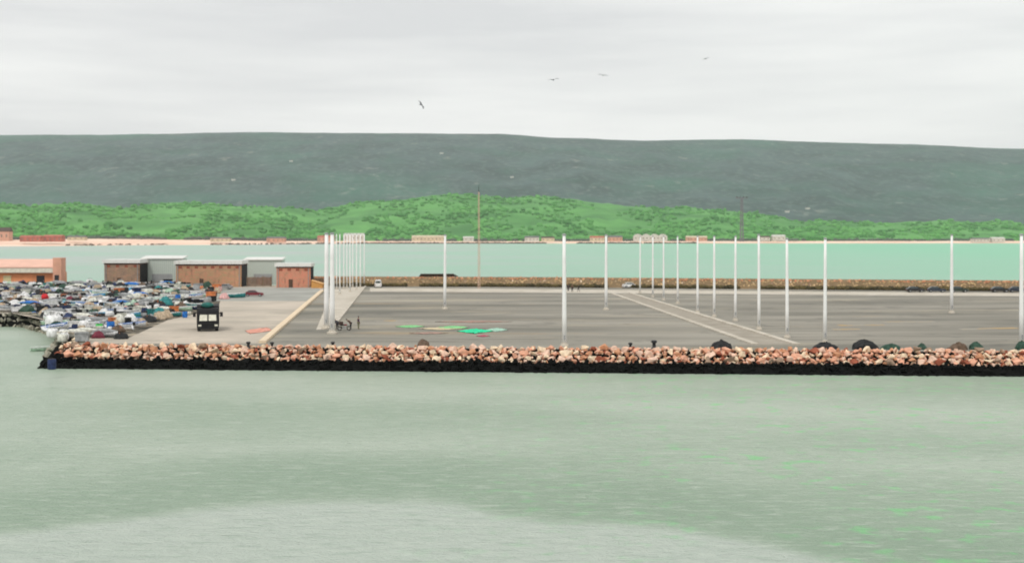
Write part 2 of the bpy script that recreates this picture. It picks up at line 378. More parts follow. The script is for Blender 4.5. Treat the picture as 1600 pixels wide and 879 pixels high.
# pale houses on the mountain side
for i, (px, t) in enumerate(((455,.52),(800,.42),(365,.37),(690,.58),(1230,.2),(1262,.22))):
    p = mtn(px, t, 0)
    o = empty('hill_house', p, 0, ['pale house high on the mountain left of centre','pale house on the mountain above the tall thin mast','pale house on the mountain well left of the pole cluster','pale house high on the mountain left of the tall thin mast','left of two pale houses low on the right mountain side','right of two pale houses low on the right mountain side'][i], 'house', 'houses on the mountain')
    MB().box((-9,-6,-4),(9,6,6)).build('wall', fw, o); r = MB(); gable(r, 18, 12, 6.35, 9); r.build('roof', gr_, o)

# ------------------------------------------------------------------ quay (jetty)
def edge(px, k):      # near edge line; k = metres behind the waterline
    a = Vector((-57,149)); b = Vector((58,140.4)); d = (b-a).normalized(); n = Vector((-d.y, d.x))
    return a, d, n
A0 = Vector((-57.0,149.0)); ED = (Vector((58.0,140.4))-A0).normalized(); EN = Vector((-ED.y, ED.x))
def E(s, k): p = A0+ED*s+EN*k; return (p.x, p.y)
LQ = P(-250, 489)      # left quay edge far out of frame
qpts = [E(300,5.6), E(3.2,5.6), (-57.5,160), (-70,192), tuple(P(62,487)[:2]), (-90,218), (-260,222), (-260,420), (190,420) , (300,300)]
def poly_solid(name, pts, z0, z1, m, **k):
    n = len(pts); mb = MB()
    mb.add([(x,y,z1) for x,y in pts]+[(x,y,z0) for x,y in pts], [tuple(range(n)), tuple(range(2*n-1, n-1, -1))]+[(i,(i+1)%n,(i+1)%n+n,i+n) for i in range(n)])
    return tag(mb.build(name, m), **k)
far_line = [P(470,448), P(800,449.5), P(1600,457)]
qpts = [E(300,5.6), E(3.0,5.6), (-58.5,165.5),(-69.3,195.5),(-84.5,219), (-260,223.8), (-260,352), (-120,352), (-50,344), tuple((D(800,449.5,342))[:2]), (200,300), (330,255)]
poly_solid('quay', qpts, -4, DECK, asph, kind='structure')
def sheet(name, pix, lift, m, kind='structure', pts=None):
    ps = pts or [P(*q) for q in pix]
    return tag(MB().add([(p[0],p[1],DECK+lift) for p in ps], [tuple(range(len(ps)))]).build(name, m), kind=kind)
sheet('concrete_apron', [(140,536),(408,537),(505,454),(505,446),(-60,446),(-60,492),(20,489),(70,500)], .01, concr)
sheet('stained_ground', [(112,528),(200,528),(262,500),(340,482),(352,450),(340,441),(-60,441),(-60,490),(20,488),(76,500)], .016, mat('stained_ground', s2l((46,45,38)), .95, c2=s2l((168,156,136)), scale=.35, lo=.47, hi=.66, detail=10))
sheet('access_road', [(300,470),(486,470),(503,456),(497,449),(300,449)], .02, road)
sheet('pole_strip', [(520,452),(572,447),(519,513),(494,515)], .02, palec)
sheet('far_pavement', [(578,455),(1650,463),(1650,458),(578,449.5)], .01, palec)
def bar_px(name, a, b, w_, h, m, **k):   # a long raised kerb from pixel a to pixel b
    a, b = P(*a), P(*b); d = (b-a).normalized(); n = Vector((-d.y, d.x, 0))*w_/2
    mb = MB(); q = [a-n, a+n, b+n, b-n]
    mb.add([(p.x,p.y,DECK+.004) for p in q]+[(p.x,p.y,DECK+h) for p in q], [(0,1,2,3),(4,5,6,7),(0,1,5,4),(1,2,6,5),(2,3,7,6),(3,0,4,7)])
    return tag(mb.build(name, m), **k)
bar_px('kerb', (503,455), (410,536), .9, .35, cream, kind='structure')
bar_px('kerb', (571,447.5), (525,505), .45, .22, palec, kind='structure')
bar_px('kerb', (985,458), (1245,538), .9, .16, palec, kind='structure')
bar_px('kerb', (958,459), (1180,538), .9, .16, palec, kind='structure')
sheet('walkway', [(987,458.3),(1242,537.5),(1185,537.5),(962,459.3)], .012, mat('walkway', s2l((150,142,128)), .9, c2=s2l((168,160,146)), scale=.4))
# old painted / stained stripes on the yard
st = mat('worn_ochre_paint', s2l((176,150,108)), .95, c2=asph.node_tree.nodes['Color Ramp'].color_ramp.elements[1].color[:3], scale=.35, lo=.42, hi=.52)
for (a, b) in (((600,501),(660,500)),((1310,508),(1380,507)),((1500,514),(1590,512)),((1380,503),(1460,502)),((1300,514),(1345,514))):
    p, q = P(*a), P(*b)
    sheet('yard_marking', None, .012, st, pts=[(p.x,p.y-1.2,0),(q.x,q.y-1.2,0),(q.x,q.y+1.2,0),(p.x,p.y+1.2,0)])

# slope core under the boulders
core = mat('wet_dark_stone', (.004,.0045,.004), .9, var=.4, scale=1, spec=.08)
mb = MB(); rings = []
prof = [(-1.6,-1.5),(0,0.0),(2.9,1.0),(5.2,2.2),(5.75,2.25),(5.75,-1.5)]
mb.loft([[(*E(s,k), z) for k, z in prof] for s in (-.3, 1.5, 150, 300)])
tag(mb.build('embankment', core), kind='structure')
# end of the embankment turning round the quay head towards the left basin
hp = [(-56.9,150.6),(-60.8,165),(-71,195),(-86,217),(-260,222)]; hq = [(-55,153),(-58.4,165.6),(-69.2,195.6),(-84.4,219.1),(-260,223.9)]
mb = MB(); mb.loft([[(a[0],a[1],-1.5),(a[0],a[1],0),(b[0],b[1],2.25),(b[0],b[1],-1.5)] for a, b in zip(hp, hq)])
tag(mb.build('embankment', core), kind='structure')

# boulders : 294 pale ones, the rest (wet, far) as one mass each
bcols = [('orange-brown', s2l((200,146,112))), ('pale pink', s2l((228,194,172))), ('cream', s2l((236,212,182))), ('rusty red', s2l((150,84,62))), ('grey-brown', s2l((156,132,112))), ('salmon', s2l((222,166,138)))]
protos = []
for i, (nm, c) in enumerate(bcols):
    m = mat('boulder_'+nm.replace(' ','_'), c, .9, var=.22, scale=1.4)
    protos.append([rock_mesh('boulder', m, .54, 100+i*7+k, .8, 11, .04) for k in range(4)])
rb = random.Random(21); BL = {}
ROWS = [(3.0, 1.28, 0), (4.0, 1.85, .6), (5.0, 2.32, .2)]
for k, z, ph in ROWS:
    n = 98
    for i in range(n):
        s = 1.0+ph+i*1.235+rb.uniform(-.25,.25)
        ci = rb.choices(range(6), [2.2,4,4,1.0,1.6,3.2])[0]
        x, y = E(s, k+rb.uniform(-.25,.25))
        o = bpy.data.objects.new('boulder', rb.choice(protos[ci])); col.objects.link(o)
        o.location = (x, y, z+rb.uniform(-.18,.2)); o.rotation_euler = (rb.uniform(-.4,.4), rb.uniform(-.4,.4), rb.uniform(0,6.28))
        sx = rb.uniform(.68,1.3); o.scale = (sx*rb.uniform(.9,1.15), sx, sx*rb.uniform(.85,1.15))
        row = ('lower', 'middle', 'top')[ROWS.index((k,z,ph))]
        tag(o, None, 'boulder', 'dry boulders edging the quay'); BL.setdefault((bcols[ci][0], row), []).append(o)
U = ['','first','second','third','fourth','fifth','sixth','seventh','eighth','ninth','tenth','eleventh','twelfth','thirteenth','fourteenth','fifteenth','sixteenth','seventeenth','eighteenth','nineteenth']
def ordinal(n):
    if n < 20: return U[n]
    t_ = {2:'twent',3:'thirt',4:'fort',5:'fift'}[n//10]
    return t_+'ieth' if n % 10 == 0 else t_+'y-'+U[n%10]
for (c_, row), os_ in BL.items():
    os_.sort(key=lambda o: o.location.x/o.location.y)
    for i, o in enumerate(os_):
        o['label'] = f'{ordinal(i+1)} {c_} boulder from the left in the {row} row of dry quay rocks'
def rock_mass(name, m, spots, seed, n=12):
    rr = random.Random(seed); mb = MB()
    base = [rock_mesh('tmp', m, 1, seed+i, n=n, bev=0) for i in range(6)]
    for (x, y, z, r) in spots:
        me = rr.choice(base); M = T((x,y,z)) @ Matrix.Rotation(rr.uniform(0,6.28),4,Vector((rr.uniform(-1,1),rr.uniform(-1,1),1)).normalized()) @ Matrix.Diagonal((r*rr.uniform(.9,1.3), r, r*rr.uniform(.7,1), 1))
        mb.add([v.co[:] for v in me.vertices], [tuple(p.vertices) for p in me.polygons], M)
    o = mb.build(name, m); tag(o, kind='stuff')
    for me in base: bpy.data.meshes.remove(me)
    return o
sp = []
for k, z in ((.1,-.05),(.9,.3),(1.7,.6),(2.3,.8)):
    s = .3
    while s < 200:
        sp.append((*E(s+rb.uniform(-.2,.2), k+rb.uniform(-.2,.2)), z+rb.uniform(-.12,.12), rb.uniform(.4,.62))); s += .85
def along(pts, step):
    for a, b in zip(pts, pts[1:]):
        a, b = Vector(a), Vector(b); n = int((b-a).length/step)
        for i in range(n): yield a+(b-a)*i/n
for off in (0, .9, 1.9):
    for p in along([(-57.0+off,150.3),(-60.0+off,160)], 1.0):
        sp.append((p.x+rb.uniform(-.3,.3), p.y+rb.uniform(-.3,.3), .1+off*.6, rb.uniform(.45,.75)))
rock_mass('wet_boulders', core, sp, 40)
sp = []
for off in (0, .9, 1.7):
    for p in along([(-60.7+off,161),(-70.8+off,194),(-86+off*.8,217+off*.9),(-130,218.5+off)], .8):
        sp.append((p.x+rb.uniform(-.3,.3), p.y+rb.uniform(-.3,.3), .15+off*1.1, rb.uniform(.4,.7)))
rock_mass('mixed_rubble', mat('mixed_rubble', s2l((92,94,82)), .9, c2=s2l((190,184,166)), scale=.8), sp, 44)
sp = [(*E(s+rb.uniform(-.3,.3), k), z+rb.uniform(-.1,.1), rb.uniform(.55,.8)) for k, z, _ in ROWS for s in [123+i*1.15 for i in range(60)]]
rock_mass('dry_boulders', MATS['boulder_pale_pink'], sp, 60)
# smaller stones packed between the big ones
for nm_, sd_, st_ in (('boulder_pale_pink', 61, 1.0), ('boulder_orange-brown', 62, 1.2), ('boulder_salmon', 63, 1.3), ('boulder_rusty_red', 64, 2.2), ('boulder_cream', 65, 1.3)):
    sp = []
    for k in (2.75, 3.5, 4.3, 5.0):
        s_ = rb.uniform(.6, 1.6)
        while s_ < 125: sp.append((*E(s_, k+rb.uniform(-.2,.2)), 1.0+(k-2.9)*.57+rb.uniform(-.05,.25), rb.uniform(.16,.38))); s_ += st_*rb.uniform(.5,1.2)
    rock_mass('packing_stones', MATS[nm_], sp, sd_)
# brighter few rocks round the head
sp = [(p.x+1.5+rb.uniform(-.4,.4), p.y+rb.uniform(-.4,.4), 2.0+rb.uniform(-.1,.3), rb.uniform(.4,.65)) for p in along([(-57.2,152.5),(-59.6,165),(-70,193)], 1.3)]
rock_mass('dry_boulders', MATS['boulder_cream'], sp, 66)

mat('far_tan', s2l((172,146,106)), .95, c2=s2l((212,182,138)), scale=.4); mat('far_rust', s2l((196,132,98)), .95, c2=s2l((218,168,132)), scale=.3)
# far rubble mound behind the yard
FL = [tuple(D(462,448,338)[:2]), tuple(D(800,449.5,333)[:2]), tuple(D(1600,457,306)[:2]), tuple(D(2200,470,285)[:2])]
for mi, (nm, rngz, step) in enumerate((('far_rust', (4.35,4.75), .5), ('far_tan', (3.0,4.5), .4), ('boulder_grey-brown', (3.0,4.4), 1.6), ('boulder_cream', (3.2,4.3), 9))):
    sp = []
    for p in along(FL, step):
        for _ in range(2):
            z = rb.uniform(*rngz); sp.append((p.x+rb.uniform(-.5,.5), p.y+1+(z-2.4)*1.1+rb.uniform(-.3,.3), z-.2, rb.uniform(.28,.46)))
    rock_mass('far_rubble', MATS[nm], sp, 80+mi)
mb = MB(); mb.loft([[(x,y+.6,2.1),(x,y+3.4,4.7),(x,y+6,4.7),(x,y+12,-1),(x,y+.6,-1)] for x, y in FL]); tag(mb.build('far_embankment', mat('earth', s2l((132,112,84)), .95, scale=.5)), kind='structure')
scrub = mat('dark_scrub', s2l((60,56,38)), .95, c2=s2l((100,88,54)), scale=.5)
mb = MB()
for p in along(FL, .4):
    if noise.noise(Vector((p.x*.09, 2, 0))) > -.3: ico_clump(mb, Vector((p.x+rb.uniform(-.3,.3), p.y+rb.uniform(-.2,.6), DECK+.4)), rb.uniform(.4,.8), rb)
tag(mb.build('scrub', scrub), kind='stuff')
# brownish fence left part
def slat_fence(p0, p1, h, label, step=2.2):
    a, b = Vector(p0), Vector(p1); L_ = (b-a).length; ang = math.atan2((b-a).y, (b-a).x)
    o = empty('fence', a, ang, label, 'fence'); n = int(L_/step)
    for i in range(n+1): MB().box((i*step-.1,-.1,0),(i*step+.1,.1,h+.15)).build('post', wood, o)
    mb = MB(); x = .12
    rr = random.Random(3)
    while x < n*step-.2: hh = h*rr.uniform(.9,1); mb.box((x,.11,.15),(x+.3,.16,hh)); x += .38
    mb.build('panel', mat('fence_boards', s2l((128,98,78)), .9, var=.3, scale=1), o)
slat_fence(P(386,447.5), P(432,447.5), 2.7, 'brown board fence between the middle and right brick sheds')
slat_fence(P(490,447), P(566,446), 2.3, 'brown board fence behind the cluster of white poles')

# ------------------------------------------------------------------ sheds on the quay
def brick_mat(name, c1, c2, mortar):
    m = bpy.data.materials.new(name); m.use_nodes = True; t = m.node_tree; b = t.nodes['Principled BSDF']
    tc = node(t, 'ShaderNodeTexCoord'); mp = node(t, 'ShaderNodeMapping'); mp.inputs['Rotation'].default_value = (R(90),0,0)
    bt = node(t, 'ShaderNodeTexBrick'); bt.inputs['Color1'].default_value = (*c1,1); bt.inputs['Color2'].default_value = (*c2,1); bt.inputs['Mortar'].default_value = (*mortar,1)
    bt.inputs['Scale'].default_value = 1; bt.inputs['Brick Width'].default_value = .9; bt.inputs['Row Height'].default_value = .4; bt.inputs['Mortar Size'].default_value = .03
    t.links.new(tc.outputs['Object'], mp.inputs[0]); t.links.new(mp.outputs[0], bt.inputs[0]); t.links.new(bt.outputs[0], b.inputs['Base Color']); b.inputs['Roughness'].default_value = .9
    wear(m, [(.45, (1,1,1), .5, .62, (206,150,122), .5), (.35, (1,1,1.6), .52, .64, (134,128,96), .55), (1.2, (1,1,.3), .56, .66, (96,70,60), .5)])
    return m
bk1 = brick_mat('brown_brick', s2l((168,134,108)), s2l((140,116,100)), s2l((170,150,130)))
bk2 = brick_mat('red_brick', s2l((200,136,106)), s2l((176,146,106)), s2l((190,160,136)))
bk3 = brick_mat('salmon_brick', s2l((216,132,106)), s2l((200,140,112)), s2l((206,160,138)))
rim = mat('dark_eave', s2l((70,44,36)), .9)
def shed(px0, px1, pb, pt, depth, wm_, label, slab=.95, n_win=3):
    a, b = P(px0, pb), P(px1, pb); d = a.y; wd = b.x-a.x; h = (pb-pt)*d/FPX
    o = empty('brick_shed', ((a.x+b.x)/2, d, DECK), 0, label, 'shed')
    MB().box((-wd/2,0,.012),(wd/2,depth,h-slab-.35)).build('wall', wm_, o)
    MB().box((-wd/2-.1,-.12,h-slab-.347),(wd/2+.1,depth+.1,h-slab)).build('eave_band', rim, o)
    MB().box((-wd/2-.45,-.5,h-slab+.003),(wd/2+.3,depth+.3,h)).build('roof', white, o)
    # black slab on the side wall; shade of wall and open end painted in
    dm = MB().box((wd/2+.005,.35,.05),(wd/2+.12,depth-.35,h-slab-.36)).build('shaded_side_panel', black, o)
    MB().box((wd/2+.12,depth/2-.04,.1),(wd/2+.18,depth/2+.04,h-slab-.5)).build('side_panel_seam', dark, dm)
    for k in range(n_win*2):
        x = -wd/2+wd*(k+.5)/n_win/2; z0 = h-slab-1.15
        MB().box((x-.45,-.05,z0),(x+.45,.02,z0+.6)).build('vent', mat('rust_vent', s2l((150,84,66)), .9), o)
    for s_ in (-1,1): MB().tube([(s_*(wd/2-.5),-.16,.1),(s_*(wd/2-.5),-.16,h-slab-.4)], .09, 6).build('downpipe', grey, o)
    MB().box((-wd/2+wd*.36,-.05,.02),(-wd/2+wd*.36+1.1,.02,2.2)).build('door', mat('brown_door', s2l((92,70,56))), o)
    return o
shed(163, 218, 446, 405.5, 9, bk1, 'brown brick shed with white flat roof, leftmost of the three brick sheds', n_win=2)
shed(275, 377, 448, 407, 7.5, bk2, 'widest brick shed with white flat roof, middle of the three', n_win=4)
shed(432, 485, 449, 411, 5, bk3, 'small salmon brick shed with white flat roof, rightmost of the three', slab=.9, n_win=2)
# yellow lean-to with steps right of the small shed
o = empty('lean_to', P(494,450), 0, 'yellow ochre lean-to against the right brick shed', 'hut')
MB().add([(-1.3,0,0),(1.6,0,0),(1.6,3,0),(-1.3,3,0),(-1.3,0,2.0),(1.6,0,1.1),(1.6,3,1.1),(-1.3,3,2.0)], [(0,1,2,3),(4,7,6,5),(0,4,5,1),(1,5,6,2),(2,6,7,3),(3,7,4,0)]).build('wall', mat('ochre_render', s2l((206,152,88)), .9), o)
MB().add([(-1.35,-.2,2.02),(1.8,-.2,1.06),(1.8,3.2,1.06),(-1.35,3.2,2.02),(-1.35,-.2,2.12),(1.8,-.2,1.16),(1.8,3.2,1.16),(-1.35,3.2,2.12)], [(0,1,2,3),(4,7,6,5),(0,4,5,1),(1,5,6,2),(2,6,7,3),(3,7,4,0)]).build('roof', mat('ochre_roof', s2l((226,178,120)), .8), o)
# pale corrugated halls behind
def ribmat():
    m = bpy.data.materials.new('pale_corrugated'); m.use_nodes = True; t = m.node_tree; b = t.nodes['Principled BSDF']
    tc = node(t, 'ShaderNodeTexCoord'); wv = node(t, 'ShaderNodeTexWave'); wv.inputs['Scale'].default_value = .55; wv.inputs['Distortion'].default_value = .6
    rp = node(t, 'ShaderNodeValToRGB'); rp.color_ramp.elements[0].color = (*s2l((176,188,178)),1); rp.color_ramp.elements[1].color = (*s2l((200,208,198)),1)
    t.links.new(tc.outputs['Object'], wv.inputs[0]); t.links.new(wv.outputs[1], rp.inputs[0]); t.links.new(rp.outputs[0], b.inputs['Base Color']); b.inputs['Roughness'].default_value = .6
    return m
rib = ribmat()
def hall(px0, px1, pt, d, depth, label):
    s = d/FPX; wd = (px1-px0)*s; h = H-(pt-HOR)*s-DECK
    o = empty('metal_hall', (((px0+px1)/2-800)*s, d, DECK), 0, label, 'hall')
    MB().box((-wd/2,0,.012),(wd/2,depth,h-.6)).build('wall', rib, o)
    r = MB(); r.add([(-wd/2-.3,-.4,h-.6),(wd/2+.3,-.4,h-.6),(wd/2+.3,depth,h),(-wd/2-.3,depth,h),(-wd/2-.3,-.4,h-.35),(wd/2+.3,-.4,h-.35),(wd/2+.3,depth,h+.25),(-wd/2-.3,depth,h+.25)], [(0,1,2,3),(4,7,6,5),(0,4,5,1),(1,5,6,2),(2,6,7,3),(3,7,4,0)])
    r.build('roof', white, o)
    MB().box((-wd/4,-.06,.02),(wd/4,.01,3)).build('door', grey, o)
hall(222, 285, 401, 349, 5, 'pale corrugated hall between the left and middle brick sheds')
hall(382, 440, 403, 349, 5, 'pale corrugated hall between the middle and right brick sheds')
# long pink roofed building at far left
a = P(-90, 446); b = P(86, 446); d = a.y; wd = b.x-a.x
o = empty('pink_roofed_shed', ((a.x+b.x)/2, d, DECK), 0, 'long shed with pale pink roof and orange wall at the left edge', 'shed')
pk = mat('pink_roof', s2l((232,188,168)), .8, var=.06, scale=.3)
orr = mat('orange_render', s2l((232,154,108)), .85, scale=.4)
MB().box((-wd/2,0,.012),(wd/2,9,3.6)).build('wall', orr, o)
MB().box((-wd/2,-1.2,3.603),(wd/2-.1,-.3,4.9)).build('fascia', mat('fascia_cream', s2l((226,222,204))), o)
MB().add([(-wd/2,-1.3,4.903),(wd/2-.1,-1.3,4.903),(wd/2-.1,8,4.903),(-wd/2,8,4.903),(-wd/2,-1.3,5.2),(wd/2-.1,-1.3,5.2),(wd/2-.1,8,7.2),(-wd/2,8,7.2)], [(0,1,2,3),(4,7,6,5),(0,4,5,1),(1,5,6,2),(2,6,7,3),(3,7,4,0)]).build('roof', pk, o)
for k in range(6):
    x = wd/2-4-k*4.6
    dd = MB().box((x-1.1,-.08,.02),(x+1.1,.02,2.8)).build('door', [dark, orr, mat('cream_door', s2l((220,206,160))), orr, dark, orr][k], o)
    MB().box((x+.8,-.16,1.2),(x+.9,-.08,1.4)).build('handle', grey, dd)
MB().box((wd/2-.097,-1.4,.012),(wd/2+2.2,2.2,7.7)).build('end_block', mat('end_salmon', s2l((226,172,146)), .85, scale=.3), o)
MB().box((wd/2+.4,-1.47,1.0),(wd/2+1.6,-1.39,3.0)).build('window', dark, o)

# ------------------------------------------------------------------ masts
rl = random.Random(8)
def lamp_mast(px, pb, label, d=None, pt=366, r=.26, grp='white poles on the quay'):
    base = P(px, pb); d = base.y; h = H-(pt-HOR)*d/FPX-DECK
    o = empty('light_pole', base, 0, label, 'pole', grp)
    r *= 1.12; MB().lathe([(r,.3),(r*.95,h*.3),(r*.8,h*.75),(r*.68,h)], 12).build('pole', mat('pole_white', (.9,.9,.88), .45, var=.05, scale=.6), o, True)
    MB().lathe([(r*2.0,0),(r*2.0,.22),(r*1.35,.3),(r*1.2,.5)], 10).build('base', palec, o)
    MB().box((-.09,-r-.03,.9),(.09,-r+.06,1.4)).build('hatch', grey, o)
    o.rotation_euler = (R(rl.uniform(-.25,.25)), R(rl.uniform(-.25,.25)), 0)
    MB().lathe([(r*.7,h),(r*.95,h+.04),(r*.9,h+.16),(r*.25,h+.26)], 10).build('cap', grey, o)
    return o
right = [(1000,458),(1020,464),(1037,469),(1059,474),(1090,489),(1116,495),(1149,501),(1186,515),(1230,528),(1289,537)]
ordn = ['farthest','second farthest','third farthest','fourth farthest','fifth farthest','fifth nearest','fourth nearest','third nearest','second nearest','nearest']
for (px, pb), q in zip(right, ordn):
    lamp_mast(px, pb, f'{q} white pole of the diagonal row along the right walkway', pt=370 if px < 1150 else (374 if px > 1200 else 368), r=.17+.05*(pb-458)/80)
for px, pb, lb in ((882,541,'white pole standing nearest behind the boulders at the centre'),(695,483,'lone white pole in the left half of the grey yard'),
                   (947,484,'lone white pole just right of the central pole'),(1487,489,'lone white pole in the right part of the yard'),(1596,540,'white pole at the right edge behind the boulders')):
    lamp_mast(px, pb, lb, pt=368, r=.26)
left = [(510,513),(519,521),(526,452),(531,460),(537,451),(542,449),(547,456),(551,449),(557,452),(563,449),(569,447)]
lo = ['left pole of the thick nearest pair left of the yard','right pole of the thick nearest pair left of the yard']+[f'{w_} thin white pole of the far cluster' for w_ in ('first','second','third','fourth','fifth','sixth','seventh','eighth')]+['last and rightmost thin white pole of the far cluster']
for i, (px, pb) in enumerate(left):
    lamp_mast(px, pb, lo[i]+(', counted from the left' if 2 <= i < 10 else ''), pt=366, r=.34 if i < 2 else .15)
# tall thin mast
b_ = P(748, 451); hh = H+(HOR-300)*b_.y/FPX-DECK
o = empty('radio_mast', b_, 0, 'tall thin pinkish lattice mast rising above the far shore', 'mast')
mm = mat('pinkish_mast', s2l((210,180,160)), .7)
for k in range(3):
    a_ = k*2.094; MB().tube([(.34*math.cos(a_),.34*math.sin(a_),0),(.14*math.cos(a_),.14*math.sin(a_),hh)], .06, 5).build('leg', mm, o)
mb = MB(); n = 34
for i in range(n):
    z0, z1 = hh*i/n, hh*(i+1)/n; r0 = .34-.2*i/n; r1 = .34-.2*(i+1)/n
    for k in range(3): mb.tube([(r0*math.cos(k*2.094),r0*math.sin(k*2.094),z0),(r1*math.cos((k+1)*2.094),r1*math.sin((k+1)*2.094),z1)], .035, 4)
mb.build('bracing', mm, o)
MB().lathe([(.06,hh),(.06,hh+.8),(.02,hh+2)], 6).build('antenna', dark, o)
# floodlight tower on far shore
d = shore_d(1159)+150; s = d/FPX; zb = 3
o = empty('floodlight_tower', ((1159-800)*s, d, zb), 0, 'tall grey floodlight tower with T shaped head on the far shore', 'tower')
ht = H+(HOR-310)*s-zb
tw = mat('tower_grey', s2l((112,108,116)), .8)
for sx in (-1,1):
    for sy in (-1,1): MB().tube([(sx*3,sy*3,0),(sx*1.6,sy*1.6,ht)], .9, 6).build('leg', tw, o)
mb = MB()
for i in range(9):
    z0, z1 = ht*i/9, ht*(i+1)/9; q0 = 3-1.4*i/9; q1 = 3-1.4*(i+1)/9
    mb.tube([(-q0,-q0,z0),(q1,-q1,z1)], .45, 4); mb.tube([(q0,-q0,z0),(-q1,-q1,z1)], .45, 4); mb.tube([(-q0,q0,z0),(-q1,-q1,z1)], .45, 4)
mb.build('bracing', tw, o)
MB().box((-13,-2,ht),(13,2,ht+2.2)).build('crossbar', tw, o)
for k in range(4): MB().box((-12+k*7,-2.6,ht+2.203),(-9.2+k*7,1.4,ht+4.2)).build('floodlight', dark, o)

# ------------------------------------------------------------------ vehicles
def car(loc, rz, paint, label, grp=None, tall=False, L_=4.3, Wd=1.75, Hc=1.45):
    o = empty('van' if tall else 'parked_car', loc, rz, label, 'van' if tall else 'car', grp)
    if tall: Hc = 2.1
    x0, x1 = -L_/2, L_/2
    if tall: pr = [(x0,.35),(x1,.35),(x1+.02,.75),(x1-.15,1.05),(x1-.9,1.2),(x0+.0,1.2)]; cab = [(x1-.85,1.203),(x1-1.45,Hc-.1),(x1-1.9,Hc),(x0+.12,Hc),(x0+.02,1.203)]
    else: pr = [(x0,.32),(x1,.32),(x1+.03,.6),(x1-.15,.82),(x1-1.2,.95),(x0+.3,.98),(x0+.02,.8)]; cab = [(x1-1.2,.953),(x1-1.85,Hc-.04),(x1-2.2,Hc),(x0+1.0,Hc-.02),(x0+.35,.983)]
    def ext(pr, ins, w0):
        return [[(x, sgn*w0, z) for x, z in pr] for sgn in (-1, 1)]
    body = MB().loft([[(x, -Wd/2+.06, z+.0) for x, z in [(x*.985, z) for x, z in pr]], [(x, -Wd/2, z) for x, z in pr]][1:]+[[(x, Wd/2, z) for x, z in pr]]).build('body', paint, o)
    MB().loft([[(x*.99, yy*(1 if i in (0,len(cab)-1) else .86), z) for i, (x, z) in enumerate(cab)] for yy in (-Wd/2+.05, Wd/2-.05)]).build('cabin', paint, o)
    zt = Hc-.16; zl = (1.25 if tall else 1.02)
    g = MB()
    if tall:
        g.box((x1-1.5,-Wd/2+.04,1.3),(x1-1.0,-Wd/2+.3,1.75)); g.box((x1-1.5,Wd/2-.3,1.3),(x1-1.0,Wd/2-.04,1.75))
        g.add([(x1-.9,-.7,1.25),(x1-.9,.7,1.25),(x1-1.38,.62,1.95),(x1-1.38,-.62,1.95),(x1-1.1,-.7,1.25),(x1-1.1,.7,1.25)], [(0,1,2,3),(4,5,2,3)])
    else:
        for yy in (-1, 1):
            g.add([(x1-1.42,yy*(Wd/2-.04),1.03),(x0+.62,yy*(Wd/2-.04),1.03),(x0+1.08,yy*(Wd/2-.14),Hc-.1),(x1-1.92,yy*(Wd/2-.14),Hc-.1)], [(0,1,2,3)])
        g.add([(x1-1.22,-.68,1.0),(x1-1.22,.68,1.0),(x1-1.80,.6,Hc-.08),(x1-1.80,-.6,Hc-.08)], [(0,1,2,3)])
        g.add([(x0+.38,-.66,1.04),(x0+.38,.66,1.04),(x0+.93,.58,Hc-.08),(x0+.93,-.58,Hc-.08)], [(0,1,2,3)])
    g.build('windows', glass, o)
    if tall: MB().box((x0-.02,-.65,1.25),(x0+.04,.65,1.8)).build('rear_window', glass, o)
    for sx in (x0+.8, x1-.8):
        for sy in (-1,1):
            M = T((sx, sy*(Wd/2-.08), .32)) @ Matrix.Rotation(R(90),4,'X')
            wh = MB().lathe([(.2,-.1),(.31,-.1),(.32,0),(.31,.1),(.2,.1)], 16, M).build('wheel', black, o)
            MB().lathe([(.05,-.12),(.19,-.115),(.19,.115),(.05,.12)], 12, M).build('rim', grey, wh)
    for sy in (-1,1):
        MB().box((x1-.06,sy*.62-.15,.62),(x1+.04,sy*.62+.15,.76)).build('headlight', paleglass, o)
        MB().box((x0-.03,sy*.64-.13,.66),(x0+.05,sy*.64+.13,.8)).build('tail_light', mat('red_lens', (.3,.02,.02)), o)
        MB().box((x1-1.6,sy*(Wd/2+.08)-.08,1.0),(x1-1.45,sy*(Wd/2+.08)+.08,1.12)).build('mirror', black, o)
    return o
dk = [mat('black_car_paint',(.015,.016,.018),.3,spec=.5), mat('dark_blue_car_paint',(.02,.03,.05),.3,spec=.5), mat('dark_green_car_paint',(.02,.035,.025),.3,spec=.5)]
wc = mat('white_car_paint', (.8,.8,.78), .3, spec=.5); mr_ = mat('maroon_paint', (.18,.02,.03), .4, spec=.5); gc = mat('grey_car_paint', (.3,.3,.3), .35, spec=.5)
car(P(591,449), R(95), wc, 'white van parked end-on before the far rubble, left of the yard', tall=True)
car(P(985,449.5), R(10), wc, 'white car by the far rubble, just left of the diagonal pole row')
for i, (px, rz, lb) in enumerate(((1430,4,'black car, leftmost of the dark cars below the far rubble'),(1463,-3,'dark blue car, second from left below the far rubble'),(1498,2,'dark green car just right of a pole below the far rubble'),(1562,3,'black car near the right edge below the far rubble'),(1590,-4,'dark car cut by the right picture edge below the far rubble'))):
    car(P(px, 456.5), R(rz)+R(-8), dk[i%3], lb, 'dark cars parked below the far rubble')
car(P(397,463), R(6), mr_, 'maroon car on the grey road before the board fence')
car(P(350,452), R(175), gc, 'grey car parked before the middle brick shed')

